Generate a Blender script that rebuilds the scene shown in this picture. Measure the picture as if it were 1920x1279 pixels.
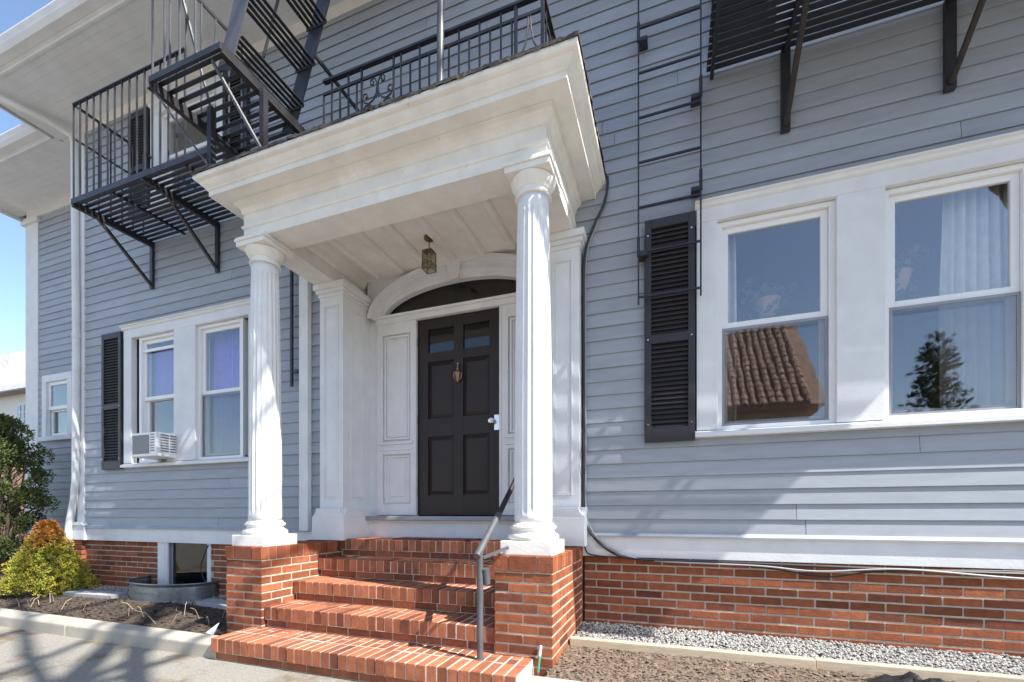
import bpy, math, random
from mathutils import Vector, Matrix
R = random.Random(7)
rad = math.radians
scn = bpy.context.scene
for o in list(bpy.data.objects): bpy.data.objects.remove(o)
C = scn.collection

# ------------------------------------------------------------------ camera
cam_d = bpy.data.cameras.new('Camera'); cam = bpy.data.objects.new('Camera', cam_d); C.objects.link(cam)
cam.location = (0, -3.835, 1.115); cam.rotation_euler = (rad(90), 0, 0.342)
cam_d.sensor_width = 36; cam_d.lens = 837.2/1920*36; cam_d.shift_y = 323.9/1920
cam_d.clip_start = 0.05; cam_d.clip_end = 1500
scn.camera = cam
scn.render.resolution_x = 1024; scn.render.resolution_y = 682
# ------------------------------------------------------------------ sky + sun
SUN = Vector((0.85, -0.215, 1.0)).normalized()
w = bpy.data.worlds.new('World'); scn.world = w; w.use_nodes = True
nt = w.node_tree; bg = nt.nodes['Background']
sky = nt.nodes.new('ShaderNodeTexSky'); sky.sky_type = 'NISHITA'; sky.sun_disc = False
sky.sun_elevation = math.asin(SUN.z); sky.sun_rotation = math.atan2(SUN.x, SUN.y)
sky.air_density = 1.0; sky.dust_density = 0.6; sky.ozone_density = 1.2
nt.links.new(sky.outputs[0], bg.inputs[0]); bg.inputs[1].default_value = 0.135
sl = bpy.data.lights.new('sun', 'SUN'); so = bpy.data.objects.new('sun', sl); C.objects.link(so)
sl.energy = 5.0; sl.angle = rad(0.53); sl.color = (1, .955, .88)
so.rotation_euler = SUN.to_track_quat('Z', 'Y').to_euler()
scn.view_settings.view_transform = 'Standard'; scn.view_settings.look = 'None'
scn.view_settings.exposure = 1.15; scn.view_settings.gamma = 1.0
scn.view_settings.use_curve_mapping = False
scn.render.engine = 'CYCLES'
scn.cycles.max_bounces = 8; scn.cycles.diffuse_bounces = 5; scn.cycles.transparent_max_bounces = 12

# ------------------------------------------------------------------ materials
def mat(name, col, rough=.6, var=0, noise=0, nscale=6, bump=0, bscale=40, metal=0, col2=None, spot=None, spotscale=8, spotlo=.6, spec=.5, stretch=None):
    m = bpy.data.materials.new(name); m.use_nodes = True
    t = m.node_tree; b = t.nodes['Principled BSDF']; L = t.links
    b.inputs['Roughness'].default_value = rough; b.inputs['Metallic'].default_value = metal
    b.inputs['Specular IOR Level'].default_value = spec
    geo = t.nodes.new('ShaderNodeNewGeometry')
    pos = geo.outputs['Position']
    if stretch:
        mp = t.nodes.new('ShaderNodeVectorMath'); mp.operation = 'MULTIPLY'; L.new(pos, mp.inputs[0]); mp.inputs[1].default_value = stretch; pos = mp.outputs[0]
    c = t.nodes.new('ShaderNodeRGB'); c.outputs[0].default_value = (*col, 1); cur = c.outputs[0]
    def tex(scale, det=4, ro=.6):
        n = t.nodes.new('ShaderNodeTexNoise'); n.inputs['Scale'].default_value = scale; n.inputs['Detail'].default_value = det; n.inputs['Roughness'].default_value = ro
        L.new(pos, n.inputs['Vector']); return n.outputs['Fac']
    if var:
        oi = t.nodes.new('ShaderNodeObjectInfo'); mr = t.nodes.new('ShaderNodeMapRange'); mr.inputs[3].default_value = 1-var; mr.inputs[4].default_value = 1+var
        L.new(oi.outputs['Random'], mr.inputs[0])
        if col2:
            mx = t.nodes.new('ShaderNodeMix'); mx.data_type = 'RGBA'; L.new(cur, mx.inputs[6]); mx.inputs[7].default_value = (*col2, 1)
            # second random from first
            ma = t.nodes.new('ShaderNodeMath'); ma.operation = 'MULTIPLY'; ma.inputs[1].default_value = 7.31; L.new(oi.outputs['Random'], ma.inputs[0])
            fr = t.nodes.new('ShaderNodeMath'); fr.operation = 'FRACT'; L.new(ma.outputs[0], fr.inputs[0])
            pw = t.nodes.new('ShaderNodeMath'); pw.operation = 'POWER'; pw.inputs[1].default_value = 3.6; L.new(fr.outputs[0], pw.inputs[0])
            L.new(pw.outputs[0], mx.inputs[0]); cur = mx.outputs[2]
        mu = t.nodes.new('ShaderNodeVectorMath'); mu.operation = 'SCALE'; L.new(cur, mu.inputs[0]); L.new(mr.outputs[0], mu.inputs['Scale']); cur = mu.outputs[0]
    if noise:
        f = tex(nscale); mr = t.nodes.new('ShaderNodeMapRange'); mr.inputs[1].default_value = .25; mr.inputs[2].default_value = .75
        mr.inputs[3].default_value = 1-noise; mr.inputs[4].default_value = 1+noise; L.new(f, mr.inputs[0])
        mu = t.nodes.new('ShaderNodeVectorMath'); mu.operation = 'SCALE'; L.new(cur, mu.inputs[0]); L.new(mr.outputs[0], mu.inputs['Scale']); cur = mu.outputs[0]
    if spot:
        f = tex(spotscale, 8, .7); mr = t.nodes.new('ShaderNodeMapRange'); mr.inputs[1].default_value = spotlo; mr.inputs[2].default_value = spotlo+.09; L.new(f, mr.inputs[0])
        mx = t.nodes.new('ShaderNodeMix'); mx.data_type = 'RGBA'; L.new(mr.outputs[0], mx.inputs[0]); L.new(cur, mx.inputs[6]); mx.inputs[7].default_value = (*spot, 1); cur = mx.outputs[2]
    L.new(cur, b.inputs['Base Color'])
    if bump:
        f = tex(bscale, 6, .65); bp = t.nodes.new('ShaderNodeBump'); bp.inputs['Strength'].default_value = bump; bp.inputs['Distance'].default_value = .01
        L.new(f, bp.inputs['Height']); L.new(bp.outputs[0], b.inputs['Normal'])
    return m
M = {}
M['siding'] = mat('siding_paint', (.325, .352, .395), .6, var=.07, noise=.10, nscale=3, bump=.12, bscale=60, spot=(.24, .25, .26), spotscale=5, spotlo=.67, stretch=(1, 1, 6))
M['white'] = mat('white_paint', (.71, .72, .73), .68, spec=.25, noise=.08, nscale=4, bump=.2, bscale=50, spot=(.6, .57, .5), spotscale=9, spotlo=.72)
M['oldwhite'] = mat('weathered_white_paint', (.76, .74, .69), .7, spec=.25, noise=.10, nscale=5, bump=.25, bscale=45, spot=(.44, .38, .29), spotscale=16, spotlo=.65)
M['vinyl'] = mat('white_vinyl', (.8, .8, .8), .35, noise=.02)
M['iron'] = mat('black_iron', (.022, .022, .026), .42, noise=.3, nscale=9, bump=.15, bscale=80, spot=(.10, .045, .02), spotscale=7, spotlo=.66)
M['rusty'] = mat('rusty_iron', (.022, .018, .017), .6, noise=.3, nscale=9, bump=.3, bscale=70, spot=(.09, .042, .022), spotscale=12, spotlo=.6)
M['steel'] = mat('grey_paint_and_sunlit_iron', (.085, .088, .098), .45, noise=.2, nscale=12)  # grey paint; on the landing balusters the grey stands in for sunlight
M['shutter'] = mat('black_shutter_paint', (.028, .026, .030), .5, noise=.15, nscale=10, bump=.05)
M['door'] = mat('dark_door_paint', (.026, .018, .017), .45, spec=.35, noise=.15, nscale=7, bump=.06, bscale=90)
M['brick'] = mat('red_brick', (.295, .100, .050), .9, spec=.12, var=.26, col2=(.16, .058, .038), noise=.24, nscale=16, bump=.5, bscale=70, spot=(.47, .32, .23), spotscale=11, spotlo=.68)
M['stepbrick'] = mat('red_step_brick', (.32, .118, .064), .9, spec=.12, var=.28, col2=(.19, .07, .045), noise=.26, nscale=12, bump=.5, bscale=70, spot=(.46, .30, .2), spotscale=20, spotlo=.74)
M['mortar'] = mat('mortar', (.50, .44, .36), .9, noise=.2, nscale=20, bump=.5, bscale=90)
M['greymortar'] = mat('step_mortar', (.64, .58, .49), .9, noise=.2, nscale=20, bump=.5, bscale=90)
M['drive'] = mat('driveway_concrete', (.25, .235, .205), .9, noise=.32, nscale=55, bump=.7, bscale=110, spot=(.165, .125, .08), spotscale=1.7, spotlo=.53)
M['kerb'] = mat('kerb_concrete', (.42, .385, .32), .9, noise=.15, nscale=5, bump=.5, bscale=90, spot=(.33, .20, .09), spotscale=2.5, spotlo=.57)
M['earth'] = mat('earth', (.07, .05, .035), 1, noise=.4, nscale=14, bump=.8, bscale=50)
M['mulch'] = mat('mulch_chips', (.15, .11, .08), .95, var=0, noise=.55, nscale=30, spot=(.34, .28, .22), spotscale=25, spotlo=.6)
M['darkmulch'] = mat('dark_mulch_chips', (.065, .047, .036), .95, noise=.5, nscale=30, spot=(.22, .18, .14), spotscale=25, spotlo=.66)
M['stone'] = mat('pea_gravel', (.31, .30, .285), .85, noise=.4, nscale=45)
M['timber'] = mat('weathered_timber', (.50, .42, .30), .85, noise=.2, nscale=10, bump=.4, bscale=40, stretch=(1, 8, 8))
M['slab'] = mat('paving_slab', (.33, .33, .34), .9, noise=.2, nscale=8, bump=.4)
M['galv'] = mat('galvanized_steel', (.24, .26, .29), .42, metal=.75, noise=.25, nscale=25)
M['dark'] = mat('dark_interior', (.10, .09, .08), .9)
M['room'] = mat('room_wall', (.32, .29, .25), .9)
M['curtain'] = mat('linen_curtain', (.66, .62, .56), .9, noise=.1, nscale=15)
M['purple'] = mat('purple_curtain', (.24, .15, .56), .9, noise=.15, nscale=12)
M['roofing'] = mat('roof_felt', (.055, .05, .048), .95, noise=.4, nscale=30, bump=.9, bscale=50, spot=(.16, .13, .07), spotscale=18, spotlo=.58)
M['brass'] = mat('aged_brass', (.20, .13, .06), .4, metal=.8, noise=.3, nscale=30)
M['chrome'] = mat('chrome', (.75, .75, .75), .18, metal=1)
M['bronze'] = mat('knocker_bronze', (.30, .20, .14), .35, metal=.8)
M['cable'] = mat('black_cable', (.02, .02, .022), .5)
M['greycable'] = mat('grey_cable', (.33, .33, .34), .5)
M['grey'] = mat('threshold_grey', (.27, .28, .31), .5, noise=.1)
M['mat'] = mat('door_mat_red', (.085, .03, .04), 1, bump=.6, bscale=200)
M['bulb'] = mat('bulb_glass', (.8, .7, .5), .1)
M['acgrille'] = mat('ac_grille', (.22, .22, .23), .6, noise=.1, nscale=60)
M['bark'] = mat('bark', (.11, .085, .065), .95, noise=.3, nscale=12, bump=.8, bscale=30)
M['shingle'] = mat('grey_shingle', (.33, .33, .34), .9, noise=.15, nscale=4)
M['nwall'] = mat('pale_siding', (.72, .70, .66), .7)
M['tan'] = mat('tan_brickwork', (.42, .25, .17), .8, noise=.15, nscale=5)
M['verdigris'] = mat('green_copper', (.33, .46, .40), .6)
M['tile'] = mat('clay_roof_tile', (.42, .27, .19), .8, var=.0, noise=.35, nscale=6)
M['stucco'] = mat('stucco', (.5, .43, .35), .9)
M['black_bag'] = mat('black_plastic', (.02, .02, .022), .3)
M['paper'] = mat('white_paper', (.75, .76, .78), .6)
M['greenplastic'] = mat('green_plastic', (.08, .28, .18), .5)
def glass(name, tint, refl=.22, base=(.02, .025, .03)):
    m = bpy.data.materials.new(name); m.use_nodes = True; t = m.node_tree; L = t.links
    t.nodes.remove(t.nodes['Principled BSDF']); out = t.nodes['Material Output']
    g = t.nodes.new('ShaderNodeBsdfGlossy'); g.inputs['Roughness'].default_value = .015; g.inputs['Color'].default_value = (1, 1, 1, 1)
    tr = t.nodes.new('ShaderNodeBsdfTransparent'); tr.inputs['Color'].default_value = (*tint, 1)
    geo = t.nodes.new('ShaderNodeNewGeometry'); nz = t.nodes.new('ShaderNodeTexNoise'); nz.inputs['Scale'].default_value = 5; nz.inputs['Detail'].default_value = 2; L.new(geo.outputs['Position'], nz.inputs['Vector'])
    bp = t.nodes.new('ShaderNodeBump'); bp.inputs['Strength'].default_value = .02; bp.inputs['Distance'].default_value = .02; L.new(nz.outputs['Fac'], bp.inputs['Height']); L.new(bp.outputs[0], g.inputs['Normal'])
    lf = t.nodes.new('ShaderNodeLayerWeight'); lf.inputs['Blend'].default_value = .5; lw = t.nodes.new('ShaderNodeMath'); lw.operation = 'POWER'; lw.inputs[1].default_value = 5; L.new(lf.outputs['Facing'], lw.inputs[0])
    ad = t.nodes.new('ShaderNodeMath'); ad.operation = 'MULTIPLY_ADD'; ad.inputs[1].default_value = .9; ad.inputs[2].default_value = refl
    L.new(lw.outputs[0], ad.inputs[0])
    mx = t.nodes.new('ShaderNodeMixShader'); L.new(ad.outputs[0], mx.inputs[0]); L.new(tr.outputs[0], mx.inputs[1]); L.new(g.outputs[0], mx.inputs[2])
    L.new(mx.outputs[0], out.inputs['Surface']); return m
M['glass'] = glass('window_glass', (.96, .97, .98), .11)
M['screen'] = glass('insect_screen_glass', (.76, .76, .77), .08)
M['darkscreen'] = glass('dark_screen', (.45, .44, .42), .06)
M['lampglass'] = glass('lantern_glass', (.8, .8, .75), .05)
def leafmat(name, c0, c1, ctop=None, ztop=0, zr=1):
    m = bpy.data.materials.new(name); m.use_nodes = True; t = m.node_tree; b = t.nodes['Principled BSDF']; L = t.links
    geo = t.nodes.new('ShaderNodeNewGeometry'); n = t.nodes.new('ShaderNodeTexNoise'); n.inputs['Scale'].default_value = 7; L.new(geo.outputs['Position'], n.inputs['Vector'])
    mx = t.nodes.new('ShaderNodeMix'); mx.data_type = 'RGBA'; mx.inputs[6].default_value = (*c0, 1); mx.inputs[7].default_value = (*c1, 1)
    mr = t.nodes.new('ShaderNodeMapRange'); mr.inputs[1].default_value = .35; mr.inputs[2].default_value = .65; L.new(n.outputs['Fac'], mr.inputs[0]); L.new(mr.outputs[0], mx.inputs[0])
    cur = mx.outputs[2]
    if ctop:
        sx = t.nodes.new('ShaderNodeSeparateXYZ'); L.new(geo.outputs['Position'], sx.inputs[0])
        ad = t.nodes.new('ShaderNodeMath'); ad.operation = 'MULTIPLY_ADD'; ad.inputs[1].default_value = .5; L.new(n.outputs['Fac'], ad.inputs[0]); L.new(sx.outputs['Z'], ad.inputs[2])
        m2 = t.nodes.new('ShaderNodeMapRange'); m2.inputs[1].default_value = ztop; m2.inputs[2].default_value = ztop+zr; L.new(ad.outputs[0], m2.inputs[0])
        m3 = t.nodes.new('ShaderNodeMix'); m3.data_type = 'RGBA'; L.new(m2.outputs[0], m3.inputs[0]); L.new(cur, m3.inputs[6]); m3.inputs[7].default_value = (*ctop, 1); cur = m3.outputs[2]
    L.new(cur, b.inputs['Base Color']); b.inputs['Roughness'].default_value = .6
    b.inputs['Subsurface Weight'].default_value = 0
    return m
M['spruce'] = leafmat('spruce_needles', (.38, .31, .03), (.20, .24, .03), (.42, .17, .03), .90, .26)
M['juniper'] = leafmat('juniper_leaves', (.045, .075, .02), (.12, .145, .028))
M['evergreen'] = leafmat('evergreen_leaves', (.04, .065, .02), (.08, .10, .03))

# ------------------------------------------------------------------ mesh builder
class MB:
    def __init__(s): s.v = []; s.f = []
    def add(s, vs, fs):
        n = len(s.v); s.v += [tuple(v) for v in vs]; s.f += [tuple(i+n for i in f) for f in fs]; return s
    def box(s, x0, x1, y0, y1, z0, z1):
        return s.add([(x0,y0,z0),(x1,y0,z0),(x1,y1,z0),(x0,y1,z0),(x0,y0,z1),(x1,y0,z1),(x1,y1,z1),(x0,y1,z1)],
                     [(0,3,2,1),(4,5,6,7),(0,1,5,4),(1,2,6,5),(2,3,7,6),(3,0,4,7)])
    def bar(s, p, q, w, h=None, up=(0,0,1)):
        p = Vector(p); q = Vector(q); h = h or w; d = (q-p).normalized(); u = Vector(up)
        if abs(d.dot(u)) > .98: u = Vector((1,0,0))
        a = d.cross(u).normalized(); b = a.cross(d).normalized(); a = a*w/2; b = b*h/2
        return s.add([p-a-b,p+a-b,p+a+b,p-a+b,q-a-b,q+a-b,q+a+b,q-a+b],[(0,3,2,1),(4,5,6,7),(0,1,5,4),(1,2,6,5),(2,3,7,6),(3,0,4,7)])
    def tube(s, pts, r, n=8, cap=True):
        pts = [Vector(p) for p in pts]; rs = r if isinstance(r, (list, tuple)) else [r]*len(pts); base = len(s.v); prev = None
        for i, p in enumerate(pts):
            d = (pts[min(i+1, len(pts)-1)]-pts[max(i-1, 0)]).normalized()
            if prev is None:
                a = d.cross(Vector((0,0,1)) if abs(d.z) < .95 else Vector((1,0,0))).normalized()
            else: a = (prev-d*prev.dot(d)).normalized()
            prev = a; b = d.cross(a)
            for k in range(n):
                t = 2*math.pi*k/n; s.v.append(tuple(p+(a*math.cos(t)+b*math.sin(t))*rs[i]))
        for i in range(len(pts)-1):
            for k in range(n):
                k2 = (k+1) % n; s.f.append((base+i*n+k, base+i*n+k2, base+(i+1)*n+k2, base+(i+1)*n+k))
        if cap:
            s.f.append(tuple(base+k for k in range(n))[::-1]); s.f.append(tuple(base+(len(pts)-1)*n+k for k in range(n)))
        return s
    def lathe(s, c, prof, n=28, fl=None):
        base = len(s.v); c = Vector(c)
        for (r, z) in prof:
            for k in range(n):
                t = 2*math.pi*k/n; rr = r*(fl(k, z) if fl else 1); s.v.append((c.x+rr*math.cos(t), c.y+rr*math.sin(t), c.z+z))
        for i in range(len(prof)-1):
            for k in range(n):
                k2 = (k+1) % n; s.f.append((base+i*n+k, base+i*n+k2, base+(i+1)*n+k2, base+(i+1)*n+k))
        s.f.append(tuple(base+k for k in range(n))[::-1]); s.f.append(tuple(base+(len(prof)-1)*n+k for k in range(n))); return s
    def prism(s, poly, axis, a, b):   # poly in the two other axes
        n = len(poly); P = lambda t, u, v: {'x': (t,u,v), 'y': (u,t,v), 'z': (u,v,t)}[axis]
        return s.add([P(a,*p) for p in poly]+[P(b,*p) for p in poly],
            [tuple(range(n))[::-1], tuple(range(n, 2*n))]+[(i, (i+1) % n, n+(i+1) % n, n+i) for i in range(n)])
    def mesh(s, name):
        me = bpy.data.meshes.new(name); me.from_pydata(s.v, [], s.f); me.update(); return me
    def build(s, name, m, parent=None, smooth=False, bevel=0, loc=None):
        me = s.mesh(name); me.materials.append(M[m] if isinstance(m, str) else m)
        import bmesh
        bm = bmesh.new(); bm.from_mesh(me); bmesh.ops.recalc_face_normals(bm, faces=bm.faces); bm.to_mesh(me); bm.free()
        if smooth:
            for p in me.polygons: p.use_smooth = True
            if smooth != 'all': me.set_sharp_from_angle(angle=rad(40))
        o = bpy.data.objects.new(name, me); C.objects.link(o)
        if loc: o.location = loc
        if parent: o.parent = parent
        if bevel:
            bv = o.modifiers.new('bevel', 'BEVEL'); bv.width = bevel; bv.segments = 2; bv.limit_method = 'ANGLE'
        return o
def empty(name, label=None, cat=None, group=None, loc=(0,0,0), parent=None):
    o = bpy.data.objects.new(name, None); C.objects.link(o); o.location = loc; o.empty_display_size = .1
    if parent: o.parent = parent
    return tag(o, label, cat, group)
def tag(o, label=None, cat=None, group=None, kind=None):
    if label: o['label'] = label
    if cat: o['category'] = cat
    if group: o['group'] = group
    if kind: o['kind'] = kind
    return o
def struct(o): o['kind'] = 'structure'; return o
def box(name, m, parent, *b, bevel=0): return MB().box(*b).build(name, m, parent, bevel=bevel)

# ================================================================== SETTING
g = MB().box(-250, 250, -250, 250, -.5, -.03); struct(g.build('ground', 'earth'))
struct(MB().box(-60, 60, -22, -1.36, -.3, 0).build('driveway', 'drive'))
def bedsheet(x0, x1, y0, z0, y1, z1, nx, ny, amp, name, m):
    b = MB(); vs = []
    for j in range(ny+1):
        for i in range(nx+1):
            t = j/ny; vs.append((x0+(x1-x0)*i/nx, y0+(y1-y0)*t, z0+(z1-z0)*t+R.uniform(-amp, amp)))
    fs = [(j*(nx+1)+i, j*(nx+1)+i+1, (j+1)*(nx+1)+i+1, (j+1)*(nx+1)+i) for j in range(ny) for i in range(nx)]
    return struct(b.add(vs, fs).build(name, m, smooth='all'))
bedsheet(-12.5, -3.3, -1.24, .085, .9, .15, 90, 22, .012, 'planting_bed_earth', 'earth')
bedsheet(-.74, 6.5, -1.24, .105, .02, .175, 80, 16, .012, 'planting_bed_soil', 'earth')
struct(MB().box(-60, -12.5, -1.22, 30, -.3, .06).build('lawn', 'earth'))
for (x0, x1, nm) in ((-16, -7.2, 0), (-7.19, -5.2, 1), (-5.19, -3.30, 2), (-.835, 1.2, 3), (1.21, 3.2, 4)):
    struct(MB().prism([(-1.37, -.1), (-1.37, .10), (-1.345, .125), (-1.225, .13), (-1.21, .11), (-1.21, -.1)], 'x', x0, x1).build('kerb', 'kerb', bevel=.008))

# ================================================================== HOUSE
house = empty('house', 'grey clapboard house with white trim and red brick foundation', 'house')
EXP = .1163; Z0 = .955; ZT = 6.445
def rects(x0, x1, z0, z1, holes):
    xs = sorted({x0, x1, *[h[0] for h in holes], *[h[1] for h in holes]}); zs = sorted({z0, z1, *[h[2] for h in holes], *[h[3] for h in holes]})
    xs = [x for x in xs if x0 <= x <= x1]; zs = [z for z in zs if z0 <= z <= z1]; out = []
    for i in range(len(xs)-1):
        for j in range(len(zs)-1):
            cx = (xs[i]+xs[i+1])/2; cz = (zs[j]+zs[j+1])/2
            if not any(h[0] < cx < h[1] and h[2] < cz < h[3] for h in holes): out.append((xs[i], xs[i+1], zs[j], zs[j+1]))
    return out
LW = (-6.74, -4.40, 1.74, 3.54)     # casing extents (left pair)
RW = (.19, 2.50, 1.74, 3.54)
UW = (-6.22, -4.95, 4.95, 6.30)     # upstairs left
UR = (.74, 2.0, 4.75, 6.30)         # upstairs right
ENT = (-3.46, -.72, -.2, 3.80)      # entry recess
BW = (-6.13, -5.19, .16, .757)      # basement window
holes = [(LW[0]+.14, LW[1]-.14, LW[2]+.06, LW[3]-.14), (RW[0]+.14, RW[1]-.14, RW[2]+.06, RW[3]-.14),
         (UW[0]+.1, UW[1]-.1, UW[2]+.05, UW[3]-.1), (UR[0]+.1, UR[1]-.1, UR[2]+.05, UR[3]-.1), ENT, BW]
b = MB()
for (x0, x1, z0, z1) in rects(-7.74, 7.5, -.2, 6.6, holes): b.add([(x0,.03,z0),(x1,.03,z0),(x1,.03,z1),(x0,.03,z1)], [(0,1,2,3)])
b.build('wall_sheathing', 'dark', house)
# outer shell so that no daylight leaks in
b = MB()
b.add([(-7.74,.03,-.2),(-7.74,9,-.2),(-7.74,9,6.6),(-7.74,.03,6.6)], [(0,1,2,3)]); b.add([(7.5,.03,-.2),(7.5,9,-.2),(7.5,9,6.6),(7.5,.03,6.6)], [(0,1,2,3)])
b.add([(-7.74,9,-.2),(7.5,9,-.2),(7.5,9,6.6),(-7.74,9,6.6)], [(0,1,2,3)]); b.build('rear_wall', 'siding', house)
# clapboards: one object per board
nb = 0
def board(x0, x1, z, h, y=0, par=house):
    global nb
    nb += 1; t = R.uniform(-.0015, .0015); e = R.uniform(-.0012, .0012)
    MB().prism([(y-.0185+t, z+e), (y-.0145+t, z+e-.001), (y-.0135+t, z+.018), (y+.02, z+.018), (y+.02, z+h+.022), (y-.0045+t, z+h+.022)], 'x', x0, x1).build('clapboard', 'siding', par)
courses = int(math.ceil((ZT-Z0)/EXP))
SH_L = (-7.165, -6.74); SH_R = (-.205, .19)
blockers = [(-7.165, -4.40, 1.70, 3.50), (-.205, 2.50, 1.70, 3.50), (-6.6, -4.55, 4.92, 6.20), (.30, 2.4, 4.72, 6.2), (-3.47, -.715, 0, 3.52), (-3.40, -.80, 3.35, 3.88)]
def span(z, x0, x1, bl, joints):
    segs = [(x0, x1)]
    for (a, c, za, zb) in bl:
        if za < z+EXP and z+EXP < zb:
            ns = []
            for (p, q) in segs:
                if c <= p or a >= q: ns.append((p, q)); continue
                if a > p: ns.append((p, a))
                if c < q: ns.append((c, q))
            segs = ns
    out = []
    for (p, q) in segs:
        if joints and q-p > 2.2 and R.random() < joints:
            m_ = p+(q-p)*R.uniform(.15, .7); out += [(p, m_-.0015), (m_+.0015, q)]
        else: out.append((p, q))
    return out
for i in range(courses):
    z = Z0+i*EXP; h = min(EXP, ZT-z)
    if h < .02: continue
    for (p, q) in span(z, -7.60, 4.6, blockers, .75):
        if q-p > .02: board(p, q, z, h)
    for (a, c, za, zb) in blockers[:4]:
        if z < za-.01 < z+EXP: board(a+.001, c-.001, z, za-z+.02)
box('clapboard', 'siding', house, 4.6, 7.5, -.016, .0, .95, 6.44)
# wing, set back on the left
WY = .75; WX0 = -10.70; WX1 = -7.70
wb = [(-10.26, -9.42, 2.36, 3.50)]
for i in range(courses):
    z = Z0+i*EXP; h = min(EXP, ZT-z)
    if h < .02: continue
    for (p, q) in span(z, WX0+.3, WX1, wb, 0): board(p, q, z, h, WY)
    for (a, c, za, zb) in wb:
        if z < za-.01 < z+EXP: board(a+.001, c-.001, z, za-z+.02, WY)
b = MB()
for (x0, x1, z0, z1) in rects(WX0, WX1, -.2, 6.6, [(-10.16, -9.52, 2.42, 3.40)]): b.add([(x0,WY+.03,z0),(x1,WY+.03,z0),(x1,WY+.03,z1),(x0,WY+.03,z1)], [(0,1,2,3)])
b.add([(WX0,WY+.03,-.2),(WX0,9,-.2),(WX0,9,6.6),(WX0,WY+.03,6.6)], [(0,1,2,3)])
b.build('wing_sheathing', 'dark', house)
box('corner_board', 'white', house, WX0-.06, WX0+.31, WY-.03, WY+.2, .95, 6.2, bevel=.004)
b = MB().box(WX0-.12, WX0+.36, WY-.07, WY+.2, 6.2, 6.25); b.box(WX0-.09, WX0+.33, WY-.05, WY+.2, 6.25, 6.31); b.build('corner_board_cap', 'white', house)
box('wing_water_table', 'white', house, WX0-.03, WX1, WY-.035, WY+.03, .757, .955)
box('wing_frieze', 'white', house, WX0-.03, WX1, WY-.03, WY+.02, 6.30, 6.445)
box('wing_foundation', 'brick', house, WX0, WX1, WY, WY+.1, -.2, .757)
# main corner board, plinth block
box('corner_board', 'white', house, -7.75, -7.60, -.03, .12, .98, 6.445, bevel=.004)
b = MB().box(-7.80, -7.53, -.06, .14, .757, .955); b.prism([(-7.82, .955), (-7.51, .955), (-7.58, 1.0), (-7.77, 1.0)], 'y', -.075, .14); b.build('corner_plinth', 'white', house, bevel=.003)
b = MB(); b.add([(-7.75,.03,0),(-7.75,WY,0),(-7.75,WY,6.445),(-7.75,.03,6.445)], [(0,1,2,3)]); b.build('return_wall', 'siding', house)
# water table
for (x0, x1, nm) in ((-7.53, -3.48, 0), (-.715, 7.5, 1)):
    b = MB().box(x0, x1, -.032, .03, .757, .922); b.prism([(-.05, .922), (-.05, .932), (-.015, .957), (.02, .957), (.02, .922)], 'x', x0, x1)
    b.build('water_table', 'white', house)
    MB().prism([(-.054, .9225), (-.054, .934), (-.016, .9605), (-.0165, .9585), (-.052, .9335)], 'x', x0, x1).build('drip_ledge', 'siding', house)
# foundation bricks
BP = .2125; BH = .0677
found = empty('foundation', parent=house)
b = MB()
for (x0, x1, z0, z1) in rects(-7.72, 7.5, -.2, .757, [BW, (-3.5, -.70, -.3, 1)]): b.box(x0, x1, .004, .10, z0, z1)
b.build('mortar_bed', 'mortar', found)
brick_cache = {}
def brick(par, x0, x1, y0, y1, z0, z1, m='brick', jit=.002):
    key = (round(x1-x0, 3), round(y1-y0, 3), round(z1-z0, 3), m)
    if key not in brick_cache:
        a, c, d = (x1-x0)/2, (y1-y0)/2, (z1-z0)/2; ch = .0035
        bb = MB(); vs = []; 
        for z_, k in ((-d, ch), (-d+ch, 0), (d-ch, 0), (d, ch)):
            for sx, sy in ((-1,-1),(1,-1),(1,1),(-1,1)): vs.append((sx*(a-k), sy*(c-k), z_))
        fs = [(3,2,1,0), (12,13,14,15)]
        for L_ in range(3):
            for k in range(4): fs.append((L_*4+k, L_*4+(k+1) % 4, L_*4+4+(k+1) % 4, L_*4+4+k))
        me = bb.add(vs, fs).mesh('brick'); me.materials.append(M[m]); brick_cache[key] = me
    o = bpy.data.objects.new('brick', brick_cache[key]); C.objects.link(o)
    o.location = ((x0+x1)/2+R.uniform(-jit, jit)*.5, (y0+y1)/2+R.uniform(-jit, jit), (z0+z1)/2+R.uniform(-jit, jit)*.3)
    o.rotation_euler = (0, 0, R.uniform(-.006, .006)); o.parent = par; return o
J = .012
def wallcourses(x0, x1, zb, holes):
    k = 0
    zt = .752
    while zt-BH > zb-.05:
        z1 = zt; z0 = zt-BH+J
        off = (k % 2)*BP/2 + R.uniform(-.006, .006)
        x = x0-off
        while x < x1:
            a = max(x, x0)+J/2; c = min(x+BP, x1)-J/2
            parts = [(a, c)]
            for h in holes:
                if h[2] < (z0+z1)/2 < h[3]:
                    ns = []
                    for (p, q) in parts:
                        if h[1] <= p or h[0] >= q: ns.append((p, q)); continue
                        if h[0]-p > .03: ns.append((p, h[0]))
                        if q-h[1] > .03: ns.append((h[1], q))
                    parts = ns
            for (p, q) in parts:
                if q-p > .03: brick(found, p, q, 0, .09, z0, z1)
            x += BP
        zt -= BH; k += 1
wallcourses(-7.60, -3.60, .13, [(BW[0], BW[1], BW[2], BW[3])])
wallcourses(-.705, 2.75, .19, [])
for i in range(9):   # projecting corner pier under the corner board
    z1 = .752-i*BH
    brick(found, -7.79, -7.605, -.05, .05, z1-BH+J, z1)
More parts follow.
